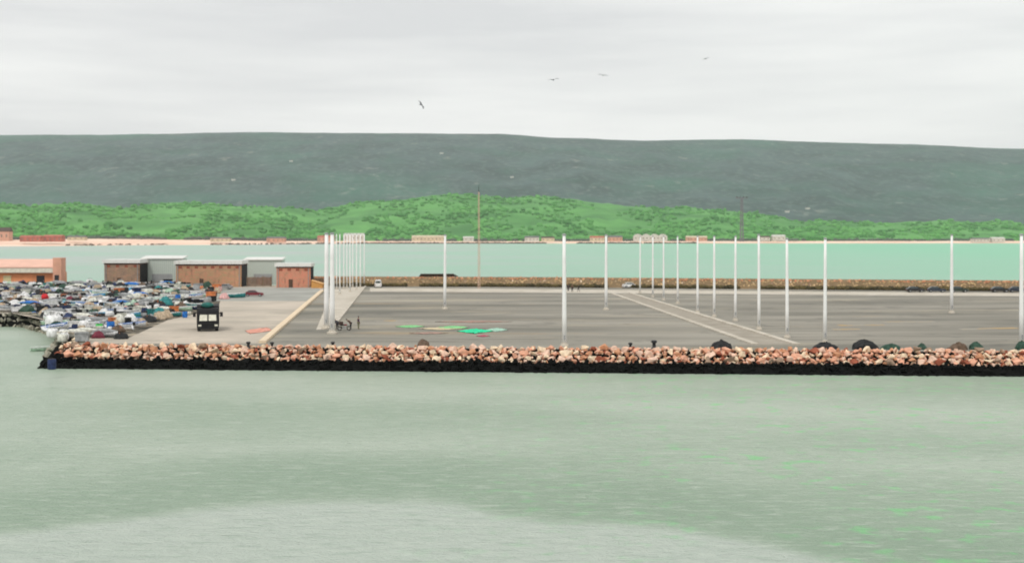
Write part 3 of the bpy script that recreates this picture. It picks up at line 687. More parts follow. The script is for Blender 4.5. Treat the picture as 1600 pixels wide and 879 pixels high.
# dark truck seen head-on
tb = P(325, 516)
o = empty('truck', tb, R(-76.5), 'tall dark truck facing the sea with pale split windscreen and teal bundle on top', 'truck')
MB().loft([[(x,y,z) for x,z in [(1.9,.55),(1.95,1.5),(1.75,3.0),(1.5,3.3),(-.2,3.35),(-.2,.55)]] for y in (-1.55,1.55)]).build('cab', black, o)
MB().box((-5.5,-1.6,.9),(-.25,1.6,3.55)).build('cargo_box', black, o)
for s_ in (-1,1):
    MB().add([(1.965,s_*.1,1.55),(1.965,s_*1.2,1.55),(1.775,s_*1.1,2.75),(1.775,s_*.1,2.75),(1.93,s_*.1,1.55),(1.93,s_*1.2,1.55)], [(0,1,2,3)]).build('windscreen', paleglass, o)
    MB().box((1.9,s_*1.15-.22,.75),(2.0,s_*1.15+.22,1.0)).build('headlight', paleglass, o)
    m_ = MB().box((1.4,s_*1.9-.2,2.1),(1.52,s_*1.9+.2,2.75)).build('mirror', black, o)
    MB().tube([(1.4,s_*1.5,2.6),(1.46,s_*1.9,2.6)], .05, 5).build('arm', black, m_)
    for x in (1.0,-3.2,-4.5):
        M = T((x, s_*1.25, .52)) @ Matrix.Rotation(R(90),4,'X')
        wh = MB().lathe([(.3,-.22),(.5,-.22),(.53,0),(.5,.22),(.3,.22)], 18, M).build('wheel', black, o)
        MB().lathe([(.05,-.2),(.29,-.24),(.29,.24),(.05,.2)], 12, M).build('rim', grey, wh)
MB().box((1.9,-1.5,.35),(2.15,1.5,.7)).build('bumper', black, o)
mb = MB(); mb.loft([[(-.3+ (1.4)*k/5, .95*math.cos(a)*(.7+.3*math.sin(math.pi*(k+.5)/6)), .38+.38*math.sin(a)) for a in [i*math.pi/4 for i in range(8)]] for k in range(6)])
bnd = mb.build('bundle', mat('teal_tarp', s2l((40,104,98)), .6, var=.3, scale=3), None, True, loc=(tb.x-.1, tb.y, DECK+3.37)); bnd.rotation_euler.z = R(-76.5)
tag(bnd, 'teal tarpaulin bundle lying on the roof of the dark truck', 'bundle')

# ------------------------------------------------------------------ people
def person(loc, rz, pose, shirt, trous, label, hair=black):
    o = empty('person', loc, rz, label, 'person'); o.scale = (1.06,1.06,1.06)
    J = {'pel':(0,0,.95),'wst':(0,0,1.12),'chs':(0,0,1.34),'nck':(0,0,1.50),'hd0':(0,.02,1.58),'hd1':(0,.03,1.72)}
    for s_, n in ((-1,'l'),(1,'r')):
        J['hip'+n]=(s_*.1,0,.90); J['kne'+n]=(s_*.11,.03,.5); J['ank'+n]=(s_*.12,0,.09); J['toe'+n]=(s_*.14,.17,.04)
        J['sho'+n]=(s_*.19,0,1.43); J['elb'+n]=(s_*.25,-.02,1.15); J['wri'+n]=(s_*.26,.08,.92); J['plm'+n]=(s_*.26,.11,.85)
        for f in range(4): J[f'fa{f}{n}']=(s_*.26,.08+f*.02,.80); J[f'fb{f}{n}']=(s_*(.25),.09+f*.02,.765-.006*abs(f-1.5))
        J['tha'+n]=(s_*.23,.14,.84); J['thb'+n]=(s_*.225,.16,.81)
    if pose == 'bend':
        for k in list(J):
            x,y,z = J[k]
            if z > 1.0 and not k.startswith(('hip','kne','ank')) or k[:3] in ('wri','plm','tha','thb') or k[:2] in ('fa','fb'):
                dz = z-.95; a = R(55); J[k] = (x, y*math.cos(a)+dz*math.sin(a), .95+dz*math.cos(a)-y*math.sin(a))
    if pose == 'walk':
        J['kner']=(.11,.2,.52); J['ankr']=(.12,.25,.1); J['toer']=(.13,.42,.05); J['anklq']=J['ankl']; J['ankl']=(-.12,-.25,.12); J['toel']=(-.13,-.1,.05); J['knel']=(-.11,-.06,.5); del J['anklq']
    RAD = {'pel':.13,'wst':.12,'chs':.14,'nck':.055,'hd0':.075,'hd1':.085,'hip':.09,'kne':.06,'ank':.04,'toe':.035,'sho':.06,'elb':.042,'wri':.027,'plm':.032,'fa':.010,'fb':.009,'tha':.011,'thb':.010}
    def rad(k): return RAD.get(k, RAD.get(k[:3], RAD.get(k[:2], .05)))
    Ed = [('pel','wst'),('wst','chs'),('chs','nck'),('nck','hd0'),('hd0','hd1')]
    for n in 'lr': Ed += [('pel','hip'+n),('hip'+n,'kne'+n),('kne'+n,'ank'+n),('ank'+n,'toe'+n),('chs','sho'+n),('sho'+n,'elb'+n),('elb'+n,'wri'+n),('wri'+n,'plm'+n),('plm'+n,'tha'+n),('tha'+n,'thb'+n)]+[('plm'+n,f'fa{f}{n}') for f in range(4)]+[(f'fa{f}{n}',f'fb{f}{n}') for f in range(4)]
    def skin_obj(name, edges, m, infl, root, sub=1):
        ks = []; 
        for a, b in edges:
            for k in (a, b):
                if k not in ks: ks.append(k)
        me = bpy.data.meshes.new(name); me.from_pydata([J[k] for k in ks], [(ks.index(a), ks.index(b)) for a, b in edges], []); me.materials.append(m)
        b_ = bpy.data.objects.new(name, me); col.objects.link(b_); b_.parent = o
        md = b_.modifiers.new('skin', 'SKIN'); sv = me.skin_vertices[0].data
        for i, k in enumerate(ks): r = rad(k)+infl; sv[i].radius = (r, r*.85 if k in ('pel','wst','chs') else r); sv[i].use_root = (k == root)
        b_.modifiers.new('sub', 'SUBSURF').levels = sub; b_.modifiers['sub'].render_levels = sub
        return b_
    skin_obj('body', Ed, skin, 0, 'pel')
    skin_obj('jacket', [('pel','wst'),('wst','chs')]+[e for n in 'lr' for e in (('chs','sho'+n),('sho'+n,'elb'+n),('elb'+n,'wri'+n))], shirt, .025, 'pel')
    skin_obj('trousers', [e for n in 'lr' for e in (('pel','hip'+n),('hip'+n,'kne'+n),('kne'+n,'ank'+n))], trous, .022, 'pel')
    hx = Vector(J['hd1']); mb = MB(); mb.lathe([(.092,-.03),(.1,.02),(.088,.07),(.05,.1),(.01,.11)], 12, T(hx+Vector((0,-.02,.0)))); mb.build('hair', hair, o, True)
    f0 = Vector(J['hd0'])*.4+Vector(J['hd1'])*.6
    for s_ in (-1,1):
        MB().lathe([(.004,-.01),(.011,0),(.004,.01)], 6, T(f0+Vector((s_*.03,.078,0)))).build('eye', black, o)
    return o
jk = mat('dark_jacket', (.03,.035,.045), .9); tr = mat('dark_trousers', (.02,.022,.03), .9); jb = mat('brown_jacket', (.10,.06,.045), .9); tg = mat('khaki_trousers', (.2,.2,.12), .9); jm = mat('plum_jacket', (.07,.035,.06), .9)
person(P(888,455), R(160), 'stand', jk, tr, 'person in dark clothes standing left of the pair behind the central pole')
person(P(894,456), R(200), 'stand', jb, tr, 'person in brown jacket right of the pair behind the central pole')
person(P(904,455.5), R(90), 'walk', jk, tr, 'person in black walking alone right of the pair of people')
person(P(548,514.5), R(75), 'bend', jb, tr, 'person in brown jacket bending over the motorbike left of the yard')
person(P(560,514), R(-60), 'stand', jm, tg, 'person in plum jacket and khaki trousers standing by the motorbike')
person(P(527,515), R(40), 'bend', jk, tr, 'person in dark clothes stooping between the thick white poles and the motorbike')
gm_dark = mat('cargo_cloth', s2l((70,54,48)), .9)
# motorbike
o = empty('motorbike', P(538,516), R(15), 'dark motorbike parked right of the thick white poles', 'motorbike')
for x in (-.68,.68):
    M = T((x,0,.31)) @ Matrix.Rotation(R(90),4,'X')
    mb = MB(); n=20
    mb.add(*(lambda: ([( (.27+.055*math.cos(v*math.pi/3))*math.cos(u*2*math.pi/n), (.27+.055*math.cos(v*math.pi/3))*math.sin(u*2*math.pi/n), .055*math.sin(v*math.pi/3)) for u in range(n) for v in range(6)], [(u*6+v, u*6+(v+1)%6, ((u+1)%n)*6+(v+1)%6, ((u+1)%n)*6+v) for u in range(n) for v in range(6)]))(), M)
    wh = mb.build('wheel', black, o); MB().lathe([(.06,-.05),(.06,.05)], 8, M).tube([(x-.22,0,.31),(x+.22,0,.31)], .02, 4).tube([(x,0,.09),(x,0,.53)], .02, 4).build('spokes', grey, wh)
MB().tube([(-.68,0,.31),(-.35,0,.72),(.3,0,.78),(.55,0,.6)], .05).tube([(-.5,0,.5),(0,0,.35),(.35,0,.5)], .06).build('frame', dark, o)
MB().loft([[(x, r*math.cos(a), .82+.12*math.sin(a)) for a in [i*math.pi/4 for i in range(8)]] for x, r in ((-.1,.06),(0,.15),(.25,.15),(.36,.07))]).build('fuel_tank', mr_, o)
MB().box((-.75,-.32,.88),(-.2,.32,1.3)).build('cargo', gm_dark, o)
MB().box((-.72,-.12,.74),(-.08,.12,.86)).build('seat', black, o)
MB().tube([(.68,0,.31),(.5,0,.95)], .035).tube([(.48,-.35,1.02),(.5,0,.96),(.48,.35,1.02)], .02).build('handlebar', grey, o)
MB().box((-.2,-.14,.28),(.22,.14,.58)).build('engine', grey, o)

# ------------------------------------------------------------------ tarpaulins on the yard
def rag(px0, px1, py0, py1, m, label, seed, z=.06):
    rr = random.Random(seed); a = P((px0+px1)/2, (py0+py1)/2); wd = (px1-px0)*a.y/FPX
    dp = P(800,py0).y-P(800,py1).y; mb = MB(); nx, ny = 26, 12
    for lay in (0, 1):
        for j in range(ny):
            for i in range(nx):
                u = i/(nx-1)*2-1; v = j/(ny-1)*2-1
                q = (1-abs(v)**2.5)**.5*(1+.16*noise.noise(Vector((v*2,seed,0)))); e = (1-abs(u)**2.6)**.5*(1+.25*noise.noise(Vector((u*3,seed,4))))
                zz = .012 if lay == 0 else max(.03, z*(1+1.6*noise.noise(Vector((u*4,v*4,seed)))))
                mb.v.append((u*wd/2*q, v*dp/2*e, zz))
    n = nx*ny
    for lay in (0,1):
        for j in range(ny-1):
            for i in range(nx-1): k = lay*n+j*nx+i; mb.f.append((k,k+1,k+nx+1,k+nx))
    ring = [i for i in range(nx)]+[j*nx+nx-1 for j in range(1,ny)]+[(ny-1)*nx+i for i in range(nx-2,-1,-1)]+[j*nx for j in range(ny-2,0,-1)]
    for a_, b2 in zip(ring, ring[1:]+ring[:1]): mb.f.append((a_,b2,b2+n,a_+n))
    tag(mb.build('tarpaulin', m, smooth=True, loc=a), label, 'tarpaulin', 'tarpaulins spread on the yard')
tq = mat('turquoise_tarp', s2l((20,222,160)), .7, var=.1); pg = mat('pale_green_tarp', s2l((134,206,138)), .8, var=.15); cm = mat('cream_tarp', s2l((212,196,160)), .85); pm = mat('mint_tarp', s2l((164,206,184)), .8); ppk = mat('faded_pink_tarp', s2l((176,128,118)), .9, c2=s2l((160,146,130)), scale=.6)
rag(715, 769, 514, 521, tq, 'bright turquoise tarpaulin flat on the grey yard', 1, .08)
rag(618, 664, 508, 512, pg, 'pale green tarpaulin at the left end of the spread row', 2, .05)
rag(684, 734, 509, 514, pg, 'pale green tarpaulin touching the turquoise one on its left', 3, .05)
rag(655, 724, 511, 515.5, cm, 'long narrow cream tarpaulin between the pale green ones', 4, .04)
rag(758, 794, 512.5, 518, pm, 'mint tarpaulin at the right end of the spread row', 5, .05)
rag(680, 800, 501, 504, ppk, 'faded pink tarpaulin strip lying behind the turquoise tarpaulin', 6, .05)
rag(640, 700, 519, 522, ppk, 'faded pink tarpaulin strip in front of the cream one', 7, .05)
rag(745, 765, 523.5, 526, mat('magenta_rag', s2l((190,90,110)), .9), 'small magenta cloth just in front of the turquoise tarpaulin', 8, .05)
rag(383, 425, 512, 521, mat('salmon_sheet', s2l((226,160,140)), .9), 'salmon sheet on the concrete beside the cream kerb', 9, .06)

# ------------------------------------------------------------------ gear yard
gears = []     # (root, kindlabel, px, py)
def C(n, c, **k): return mat('gear_'+n.replace(' ', '_'), c, k.pop('rough', .6), var=.32, scale=2.5, **k)
COL = {'white':(.84,.84,.81),'off-white':(.66,.66,.58),'grey':(.32,.33,.33),'pale green':(.42,.58,.44),'teal':(.03,.22,.22),'blue':(.02,.16,.52),'light blue':(.10,.42,.66),
       'dark green':(.025,.07,.045),'black':(.013,.014,.015),'brown':(.13,.085,.055),'tan':(.46,.36,.25),'red':(.62,.02,.03),'maroon':(.16,.02,.04),'orange':(.62,.20,.07),'bright green':(.10,.62,.14),'navy':(.02,.035,.10),'pink':(.66,.38,.36)}
def gm(c): return C(c, COL[c])
def hull(Lb, Wb, Hb, infl=0):
    st = []
    for i in range(11):
        u = i/10; x = -Lb/2+Lb*u; wdt = Wb/2*(min(1, (1-u)**.55*1.35) if u > .35 else .86+.14*(u/.35)); wdt = max(wdt, .03)
        top = Hb*(.82+.3*u*u); keel = .02+Hb*.45*max(0,u-.75)*4*max(0,u-.75)
        st.append([(x,-wdt,top),(x,-wdt*.93,top*.55+keel*.3),(x,-wdt*.55,keel+.06),(x,0,keel),(x,wdt*.55,keel+.06),(x,wdt*.93,top*.55+keel*.3),(x,wdt,top),
                   (x,wdt*.9,top-.01),(x,wdt*.8,Hb*.5),(x,wdt*.4,Hb*.25+keel*.5),(x,0,Hb*.24+keel*.5),(x,-wdt*.4,Hb*.25+keel*.5),(x,-wdt*.8,Hb*.5),(x,-wdt*.9,top-.01)])
    return MB().loft(st)
def mk_skiff(c, c2, motor, cover=None):
    o = empty('skiff'); Lb, Wb, Hb = 4.6, 1.75, .82
    hull(Lb,Wb,Hb).build('hull', gm(c), o, True)
    for x in (-1.1,.3): MB().box((x-.16,-.78,.55),(x+.16,.78,.62)).build('thwart', gm(c2), o)
    for s_ in (-1,1):
        MB().tube([(-2.3,s_*.78,.7),(-.8,s_*.9,.73),(.6,s_*.82,.81),(1.6,s_*.5,.9),(2.27,s_*.04,.96)], .05, 5).build('gunwale', gm(c2), o)
    if motor:
        e = MB().box((-2.62,-.17,.75),(-2.28,.17,1.25)).build('outboard_motor', gm('black'), o); MB().box((-2.5,-.06,.0),(-2.36,.06,.75)).build('shaft', gm('grey'), e)
    if cover:
        mb = MB(); mb.loft([[(x,-.8*k,.74),(x,-.3*k,h_),(x,.3*k,h_),(x,.8*k,.74)] for x,k,h_ in ((-2.1,1,.9),(-1,1.1,1.25),(.4,1.05,1.3),(1.5,.6,1.05),(2.1,.2,.98))]); mb.build('cover', gm(cover), o, True)
    return o
def mk_bin(c):
    o = empty('fish_bin'); mb = MB(); 
    mb.box((-.6,-.5,.12),(.6,-.42,.85)).box((-.6,.42,.12),(.6,.5,.85)).box((-.6,-.42,.12),(-.52,.42,.85)).box((.52,-.42,.12),(.6,.42,.85)).box((-.52,-.42,.12),(.52,.42,.2)); mb.build('bin_body', gm(c), o)
    r = MB(); r.box((-.66,-.56,.853),(.66,-.4,.93)).box((-.66,.4,.853),(.66,.56,.93)).box((-.66,-.4,.853),(-.5,.4,.93)).box((.5,-.4,.853),(.66,.4,.93)); r.build('rim', gm(c), o)
    for s_ in (-1,1): MB().box((s_*.45-.1,-.5,0),(s_*.45+.1,.5,.118)).build('foot', gm('grey'), o)
    return o
def mk_barrel(c):
    o = empty('barrel'); MB().lathe([(.42,0),(.45,.1),(.47,.5),(.45,1.05),(.42,1.15)], 16).build('drum', gm(c), o, True)
    for z in (.38,.76): MB().lathe([(.472,z-.02),(.5,z),(.472,z+.02)], 16).build('hoop', gm(c), o)
    MB().lathe([(.38,1.152),(.38,1.19),(.1,1.2)], 14).build('lid', gm('black'), o); return o
def mk_float(c):
    o = empty('float'); R_ = .62
    MB().lathe([(R_*math.sin(a), R_-R_*math.cos(a)) for a in [math.pi*(i+.15)/12.3 for i in range(13)]], 18).build('ball', gm(c), o, True)
    MB().lathe([(.16,1.2),(.14,1.34),(.05,1.36)], 10).build('eyelet', gm('black'), o); return o
def mk_mound(name, c, w_, d_, h_, seed, c2=None):
    rr = random.Random(seed); o = empty(name); mb = MB(); n = 20; rings = []
    for j in range(8):
        a = j/7*math.pi/2*.98; ring = []
        for i in range(n):
            t = i*2*math.pi/n; rr_ = math.cos(a)*(1+.3*noise.noise(Vector((math.cos(t)*1.5,math.sin(t)*1.5,seed+j*.35))))
            ring.append((w_/2*rr_*math.cos(t), d_/2*rr_*math.sin(t), max(0, h_*math.sin(a)*(1+.35*noise.noise(Vector((math.cos(t)*2,math.sin(t)*2+j*.4,seed*1.7)))))))
        rings.append(ring)
    mb.loft(rings).build('net' if name == 'net_heap' else 'sheet', gm(c), o, name != 'net_heap')
    if name == 'net_heap':
        for k in range(4):
            t = rr.uniform(0,6.28); q = rr.uniform(.2,.6); p = (w_/2*q*math.cos(t), d_/2*q*math.sin(t), h_*.95*(1-q*q*.8))
            MB().lathe([(.02,-.1),(.1,-.06),(.12,0),(.1,.06),(.02,.1)], 8, T(p)).build('cork_float', gm(c2 or 'orange'), o)
    return o
def mk_bag(c):
    o = empty('bulk_bag'); q = [(.46,0),(.56,.15),(.6,.5),(.56,.85),(.44,1.0)]
    mb = MB(); mb.loft([[(r*math.copysign(abs(math.cos(a))**.55, math.cos(a)), r*math.copysign(abs(math.sin(a))**.55, math.sin(a)), z) for a in [i*2*math.pi/16+.01 for i in range(16)]] for r, z in q]); mb.build('sack', gm(c), o, True)
    for s_ in (-1,1): MB().tube([(s_*.36,-.36,.98),(s_*.36,-.2,1.2),(s_*.36,.2,1.2),(s_*.36,.36,.98)], .03, 5).build('loop', gm('grey'), o)
    return o
def mk_tyre(c):
    o = empty('tyre_stack')
    for k in range(3): MB().lathe([(.3,k*.32),(.52,k*.32+.02),(.56,k*.32+.15),(.52,k*.32+.29),(.3,k*.32+.31)], 16).build('tyre', gm('black'), o, True)
    return o
PRO = {}
def proto(key, fn):
    if key not in PRO: PRO[key] = [fn(), False]
    return key
SK = [('white','grey',True,None),('white','blue',False,None),('off-white','brown',True,None),('white','teal',False,'blue'),('grey','white',True,None),('white','grey',False,'grey'),('teal','white',False,None),('off-white','tan',False,'off-white'),('light blue','white',True,None),('navy','white',False,None),('pale green','white',False,None)]
def skiff_key(i):
    c, c2, m_, cv = SK[i]; return proto(('skiff',i), lambda: mk_skiff(c,c2,m_,cv))
desc = {}
def kinddesc(key):
    k = key[0]
    if k == 'skiff':
        c, c2, m_, cv = SK[key[1]]; return f'{c} skiff' + (f' under a {cv} cover' if cv else (' with outboard' if m_ else f' with {c2} rails'))
    return {'bin':'{} fish bin','barrel':'{} barrel','float':'{} ball float','net':'{} net heap','tarp':'{} tarpaulin pile','bag':'{} bulk bag','tyre':'black tyre stack'}[k].format(key[1])
def key_for(kind, c):
    f = {'bin':lambda: mk_bin(c),'barrel':lambda: mk_barrel(c),'float':lambda: mk_float(c),'net':lambda: mk_mound('net_heap',c,3.0,2.6,1.25,hash_(c)),'tarp':lambda: mk_mound('tarp_pile',c,2.6,2.0,1.3,hash_(c)+3),'bag':lambda: mk_bag(c),'tyre':lambda: mk_tyre(c)}[kind]
    return proto((kind,c), f)
def hash_(c): return sum(ord(x) for x in c)%37
CATS = {'skiff':'boat','bin':'bin','barrel':'barrel','float':'float','net':'net','tarp':'pile','bag':'bag','tyre':'tyres'}
plan = []   # key, px, py, z, rz, scale
def put(key, px, py, z=DECK+.012, rz=None, sc_=1.0): plan.append((key, px, py, z, rg.uniform(0,6.28) if rz is None else rz, sc_))
rg = random.Random(77)
# landmarks seen in the photograph
put(key_for('float','red'), 70, 473, DECK+.5, 0, 1.15); put(key_for('tarp','blue'), 55, 499, .9, 0, 1.0)
put(key_for('barrel','blue'), 173, 517, rz=0, sc_=1.2); put(key_for('barrel','blue'), 278, 471, rz=0, sc_=1.25); put(key_for('tarp','teal'), 258, 478, rz=0, sc_=1.25)
put(key_for('barrel','bright green'), 155, 519, rz=0, sc_=1.05); put(key_for('tarp','maroon'), 154, 528, rz=.2, sc_=.7); put(key_for('tarp','light blue'), 205, 458, rz=0, sc_=1.0)
put(key_for('barrel','blue'), 289, 496, rz=0, sc_=.9); put(key_for('bin','orange'), 272, 489, rz=.3, sc_=1.3); put(key_for('net','black'), 233, 503, rz=.1, sc_=.85)
put(key_for('net','black'), 190, 529, rz=.1, sc_=.65); put(key_for('tarp','maroon'), 110, 472, rz=0, sc_=.9); put(skiff_key(6), 365, 465, rz=0.02, sc_=1.15)
put(skiff_key(1), 88, 520, .4+DECK, R(70), 1.0); put(skiff_key(5), 60, 509, -.15, .1, 1.0); put(skiff_key(10), 72, 549, -.15, R(25), .9); put(key_for('barrel','navy'), 81, 560, 1.0, 0, 1.0)
put(skiff_key(0), 120, 512, rz=.15, sc_=1.1); put(skiff_key(3), 25, 507, -.12, 0, 1.0); put(skiff_key(4), -8, 505, -.12, 2.9, 1.1); put(key_for('bag','off-white'), 98, 534, rz=0, sc_=1.0)
put(key_for('barrel','bright green'), 262, 449, rz=0, sc_=1.3); put(key_for('bin','orange'), 330, 466, rz=0, sc_=1.6); put(key_for('tarp','pink'), 350, 467, rz=0, sc_=.9)
put(key_for('bag','white'), 84, 512, rz=0, sc_=1.9); put(key_for('bag','white'), 82, 527, rz=0, sc_=1.2)
def blocked(px, py, r):
    p = P(px, py)
    for (k, x, y, z, _, s_) in plan:
        q = P(x, min(max(y, 440), 560)); rad = {'skiff':2.2,'net':1.4,'tarp':1.2}.get(k[0], .65)*s_
        if (q-p).length < (rad+r)*.66: return True
    return False
rows = []; d_ = 160.0
while d_ < 345: rows.append(d_); d_ += 3.4+(d_-160)*.022
for ri, d_ in enumerate(rows):
    py = HOR+(H-DECK)*FPX/d_
    pxl = -30 if py < 489 else (interp([(489,66),(505,84),(535,100),(545,110)], py))
    pxr = interp([(440,345),(452,345),(470,335),(480,318),(492,296),(503,245),(512,215),(520,190),(535,140)], py)
    px = pxl + rg.uniform(0, 6)
    while px < pxr:
        front = (px < 230 and py > 455)
        u = rg.random(); pp = py + rg.uniform(-1,1)
        edge_fade = px > pxr-50 and rg.random() < .35
        if u < .28: key = skiff_key(rg.choices(range(11), [8,2.5,4,1,3,4,1,1.5,1,3,1.5] if front else [2,.6,2,.4,3,2,2,1,.5,3,2])[0]); s_ = rg.uniform(.75,1.05); r = 1.9*s_
        elif u < .42: key = key_for('net', rg.choices(['dark green','black','brown','tan'], [3,5,2,1.5])[0]); s_ = rg.uniform(.6,1.0); r = 1.4*s_
        elif u < .58: key = key_for('tarp', rg.choices(['white','off-white','grey','dark green','teal','navy','tan','pale green'], [7,3,1,2.5,.7,2.5,1,1.5] if front else [1,1,2,5,1,2,2,2])[0]); s_ = rg.uniform(.55,.95); r = 1.2*s_
        elif u < .74: key = key_for('bin', rg.choices(['white','off-white','grey','orange','navy','black','teal'], [6,2.5,1,.6,1.5,5,.4] if front else [1.2,1,2,.6,1,4,.8])[0]); s_ = rg.uniform(.9,1.4); r = .7*s_
        elif u < .86: key = key_for('bag', rg.choices(['white','off-white','tan','grey'], [5,4,1,1] if front else [1,2,3,2])[0]); s_ = rg.uniform(.8,1.3); r = .6*s_
        elif u < .93: key = key_for('barrel', rg.choices(['black','grey','white','navy','pink'], [3,2,2,1,1])[0]); s_ = rg.uniform(.8,1.1); r = .5*s_
        elif u < .97: key = key_for('tyre', 'black'); s_ = 1.0; r = .6
        else: key = key_for('float', rg.choice(['orange','white','pink'])); s_ = rg.uniform(.5,.8); r = .5
        if py < 462: s_ *= 1.25
        if not edge_fade and not blocked(px, pp, r*.8):
            ang = rg.gauss(0, .35)+(math.pi if rg.random() < .5 else 0) if key[0] == 'skiff' else None
            put(key, px, pp, rz=ang, sc_=s_)
        px += (r*1.5+rg.uniform(0,.5))*FPX/d_
KM = kidmap()
def zone(px, py, z):
    if z < DECK and px < 100: return 'low at the quay tip' if py > 520 else 'on the left waterline'
    if px > 240: return 'near the dark truck' if py > 466 else 'before the middle brick shed'
    if py < 452: return 'before the pink roofed shed' if px < 110 else 'before the left brick shed'
    if py > 500: return 'behind the quay head boulders'
    return 'in the left gear yard' if px < 110 else 'in the middle gear yard'
made = []
for key, px, py, z, rz, s_ in plan:
    rec = PRO[key]
    if not rec[1]: o = rec[0]; rec[1] = True
    else: o = copy_tree(rec[0], KM)
    p = P(px, py, z if z < 1 else DECK); o.location = (p.x, p.y, z); o.rotation_euler = (0,0,rz); o.scale = (s_,)*3
    made.append((o, kinddesc(key), zone(px, py, z), px, key[0]))
bykey = {}
for m_ in made: bykey.setdefault((m_[1], m_[2]), []).append(m_)
OR = ['first','second','third','fourth','fifth','sixth','seventh','eighth','ninth','tenth','eleventh','twelfth','thirteenth','fourteenth','fifteenth']
for (kd, zn), lst in bykey.items():
    lst.sort(key=lambda m_: m_[3])
    for i, m_ in enumerate(lst):
        lb = f'{kd} {zn}' + ('' if len(lst) == 1 else f', {ordinal(i+1)} from left')
        tag(m_[0], lb, CATS[m_[4]], {'skiff':'skiffs stored on the quay','bin':'fish bins in the gear yard','barrel':'barrels in the gear yard','float':'ball floats in the gear yard','net':'net heaps in the gear yard','tarp':'tarpaulin piles in the gear yard','bag':'bulk bags in the gear yard','tyre':'tyre stacks in the gear yard'}[m_[4]])
for k, rec in PRO.items():
    if not rec[1]:
        for ch in list(KM.get(rec[0].name, [])):
            for g in list(KM.get(ch.name, [])): bpy.data.objects.remove(g)
            bpy.data.objects.remove(ch)
        bpy.data.objects.remove(rec[0])
print('gear count', len(plan))

# dark heaps peeping over the boulders
for i, (px, py, w_, h_, c, lb) in enumerate(((1127,545,2.9,1.25,'black','black net heap behind the boulders left of the nearest diagonal poles'),(1290,545,3.2,1.0,'black','low black net heap at the foot of the nearest diagonal pole'),(1352,545.5,3.4,1.35,'black','tallest black net heap behind the boulders right of the diagonal poles'),
      (1392,545,2.6,.8,'dark green','low dark green net heap right of the tallest black heap'),(1441,545,1.1,.8,'dark green','smallest dark green net heap between the black and brown heaps'),(1497,546,2.8,1.0,'brown','brown net heap behind the boulders towards the right edge'),(1525,546,1.9,1.1,'dark green','dark green net heap touching the brown heap on its right'),(1597,546,1.6,1.3,'dark green','dark green net heap at the foot of the right edge pole'),
      (662,540,1.8,.9,'brown','small brown net heap behind the boulders below the turquoise tarpaulin'))):
    o = mk_mound('net_heap', c, w_*.9, 1.8, h_*.8, i+50, c); o.location = P(px, py); tag(o, lb, 'net', 'net heaps behind the boulders')
# bollards
def bollard(px, py, lb, s_=1):
    o = empty('bollard', P(px, py), 0, lb, 'bollard', 'mooring bollards along the quay'); o.scale = (s_,)*3
    MB().lathe([(.34,0),(.34,.08),(.2,.16),(.19,.6),(.33,.72),(.34,.86),(.2,.95)], 14).build('post', dark, o, True)
    MB().lathe([(.46,0),(.46,.05)], 14).build('base_plate', gm('grey'), o)
bollard(425,543.5,'black bollard near the foot of the cream kerb',.8); bollard(388,543.5,'black bollard just left of the cream kerb foot',.85); bollard(985,544.5,'dark bollard right of the central pole',.8); bollard(1022,544.5,'taller dark bollard right of the central pole',1.1)
bollard(520,543,'dark bollard below the thick white poles',.8)
# low timber stack on the far rubble
a = D(655,432.5,341); b = D(716,432.5,340.5)
o = empty('timber_stack', ((a.x+b.x)/2, a.y-1.0, 4.75), 0, 'long low stack of dark timber on top of the far rubble', 'timber')
for k in range(3):
    for j in range(2-(k == 2)): MB().box((-5.3+k*.2,-.6+j*.62,k*.27),(5.3-k*.5,-.02+j*.62,k*.27+.25)).build('beam', mat('dark_timber', s2l((58,46,36)), .9), o)
for px, py, lb in ((1166,437,None),):
    pass

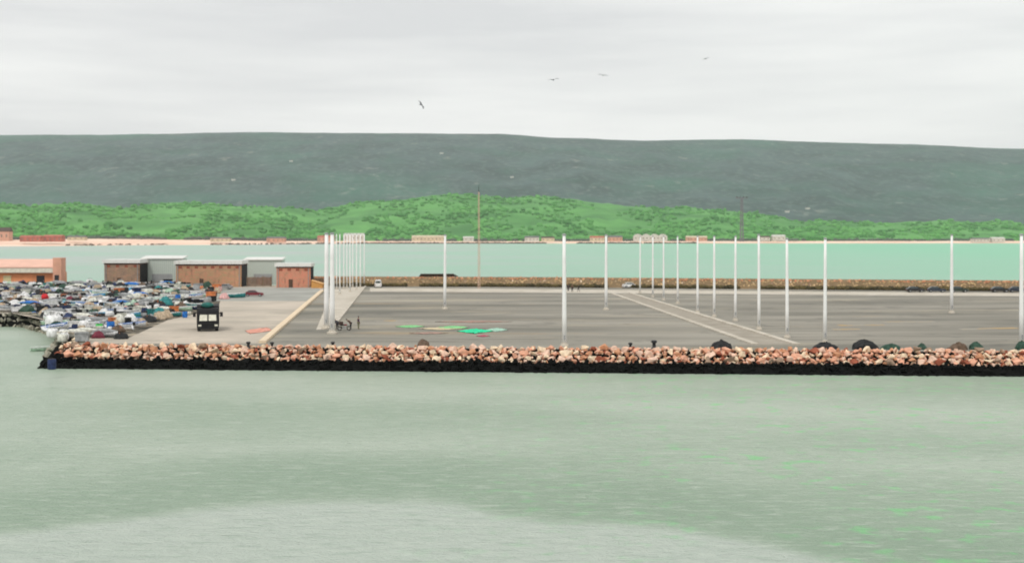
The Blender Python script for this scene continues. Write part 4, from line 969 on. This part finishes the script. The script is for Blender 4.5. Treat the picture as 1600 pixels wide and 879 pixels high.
# ------------------------------------------------------------------ gulls
gw = mat('gull_grey', (.16,.17,.18), .8)
def gull(px, py, d, rz, bank, span, label):
    p = D(px, py, d); o = empty('gull', p, rz, label, 'bird', 'gulls in the sky'); o.rotation_euler = (bank, 0, rz); k = span/1.3; o.scale = (k,)*3
    MB().loft([[(x, r*math.cos(a), r*math.sin(a)*.9+z) for a in [i*math.pi/4 for i in range(8)]] for x, r, z in ((-.36,.015,0),(-.25,.04,0),(-.08,.08,0),(.08,.075,.01),(.16,.05,.03),(.24,.045,.04),(.29,.02,.035),(.34,.008,.03))]).build('body', gw, o, True)
    for s_ in (-1,1):
        mb = MB(); st = [(0,.14,.0,.02),(.25,.17,.12,.0),(.45,.14,.10,-.03),(.65,.04,.02,-.12)]
        mb.loft([[(c+x,s_*(y_+.04),z+.01),(x-c,s_*(y_+.04),z),(x-c,s_*(y_+.04),z-.012),(c+x,s_*(y_+.04),z-.005)] for y_, c, z, x in st]); mb.build('wing', gw, o)
    MB().add([(-.3,0,0),(-.52,-.09,.0),(-.52,.09,.0),(-.3,0,.02)], [(0,1,2),(3,2,1),(0,2,3),(0,3,1)]).build('tail', gw, o)
gull(658,164,175,R(60),R(55),1.4,'gull lowest in the sky, banking steeply left of the others')
gull(865,125,160,R(-80),R(10),1.4,'gull gliding at the middle of the flock, darkest of the four')
gull(942,118,190,R(-100),R(-8),1.4,'gull just right of the darkest gull')
gull(1103,92,250,R(-70),R(18),1.5,'faintest gull, highest and farthest right in the sky')

# ------------------------------------------------------------------ haze
hm = bpy.data.materials.new('haze'); hm.use_nodes = True; t = hm.node_tree; t.nodes.clear()
o_ = node(t, 'ShaderNodeOutputMaterial'); pv = node(t, 'ShaderNodeVolumePrincipled'); pv.inputs['Color'].default_value = (.97,.985,1,1); pv.inputs['Density'].default_value = 4.0e-5; pv.inputs['Anisotropy'].default_value = .2
t.links.new(pv.outputs[0], o_.inputs['Volume'])
ho = MB().box((-13500,-550,-5),(13500,9600,1100)).build('haze', hm); tag(ho, kind='stuff')
sc.cycles.volume_bounces = 1
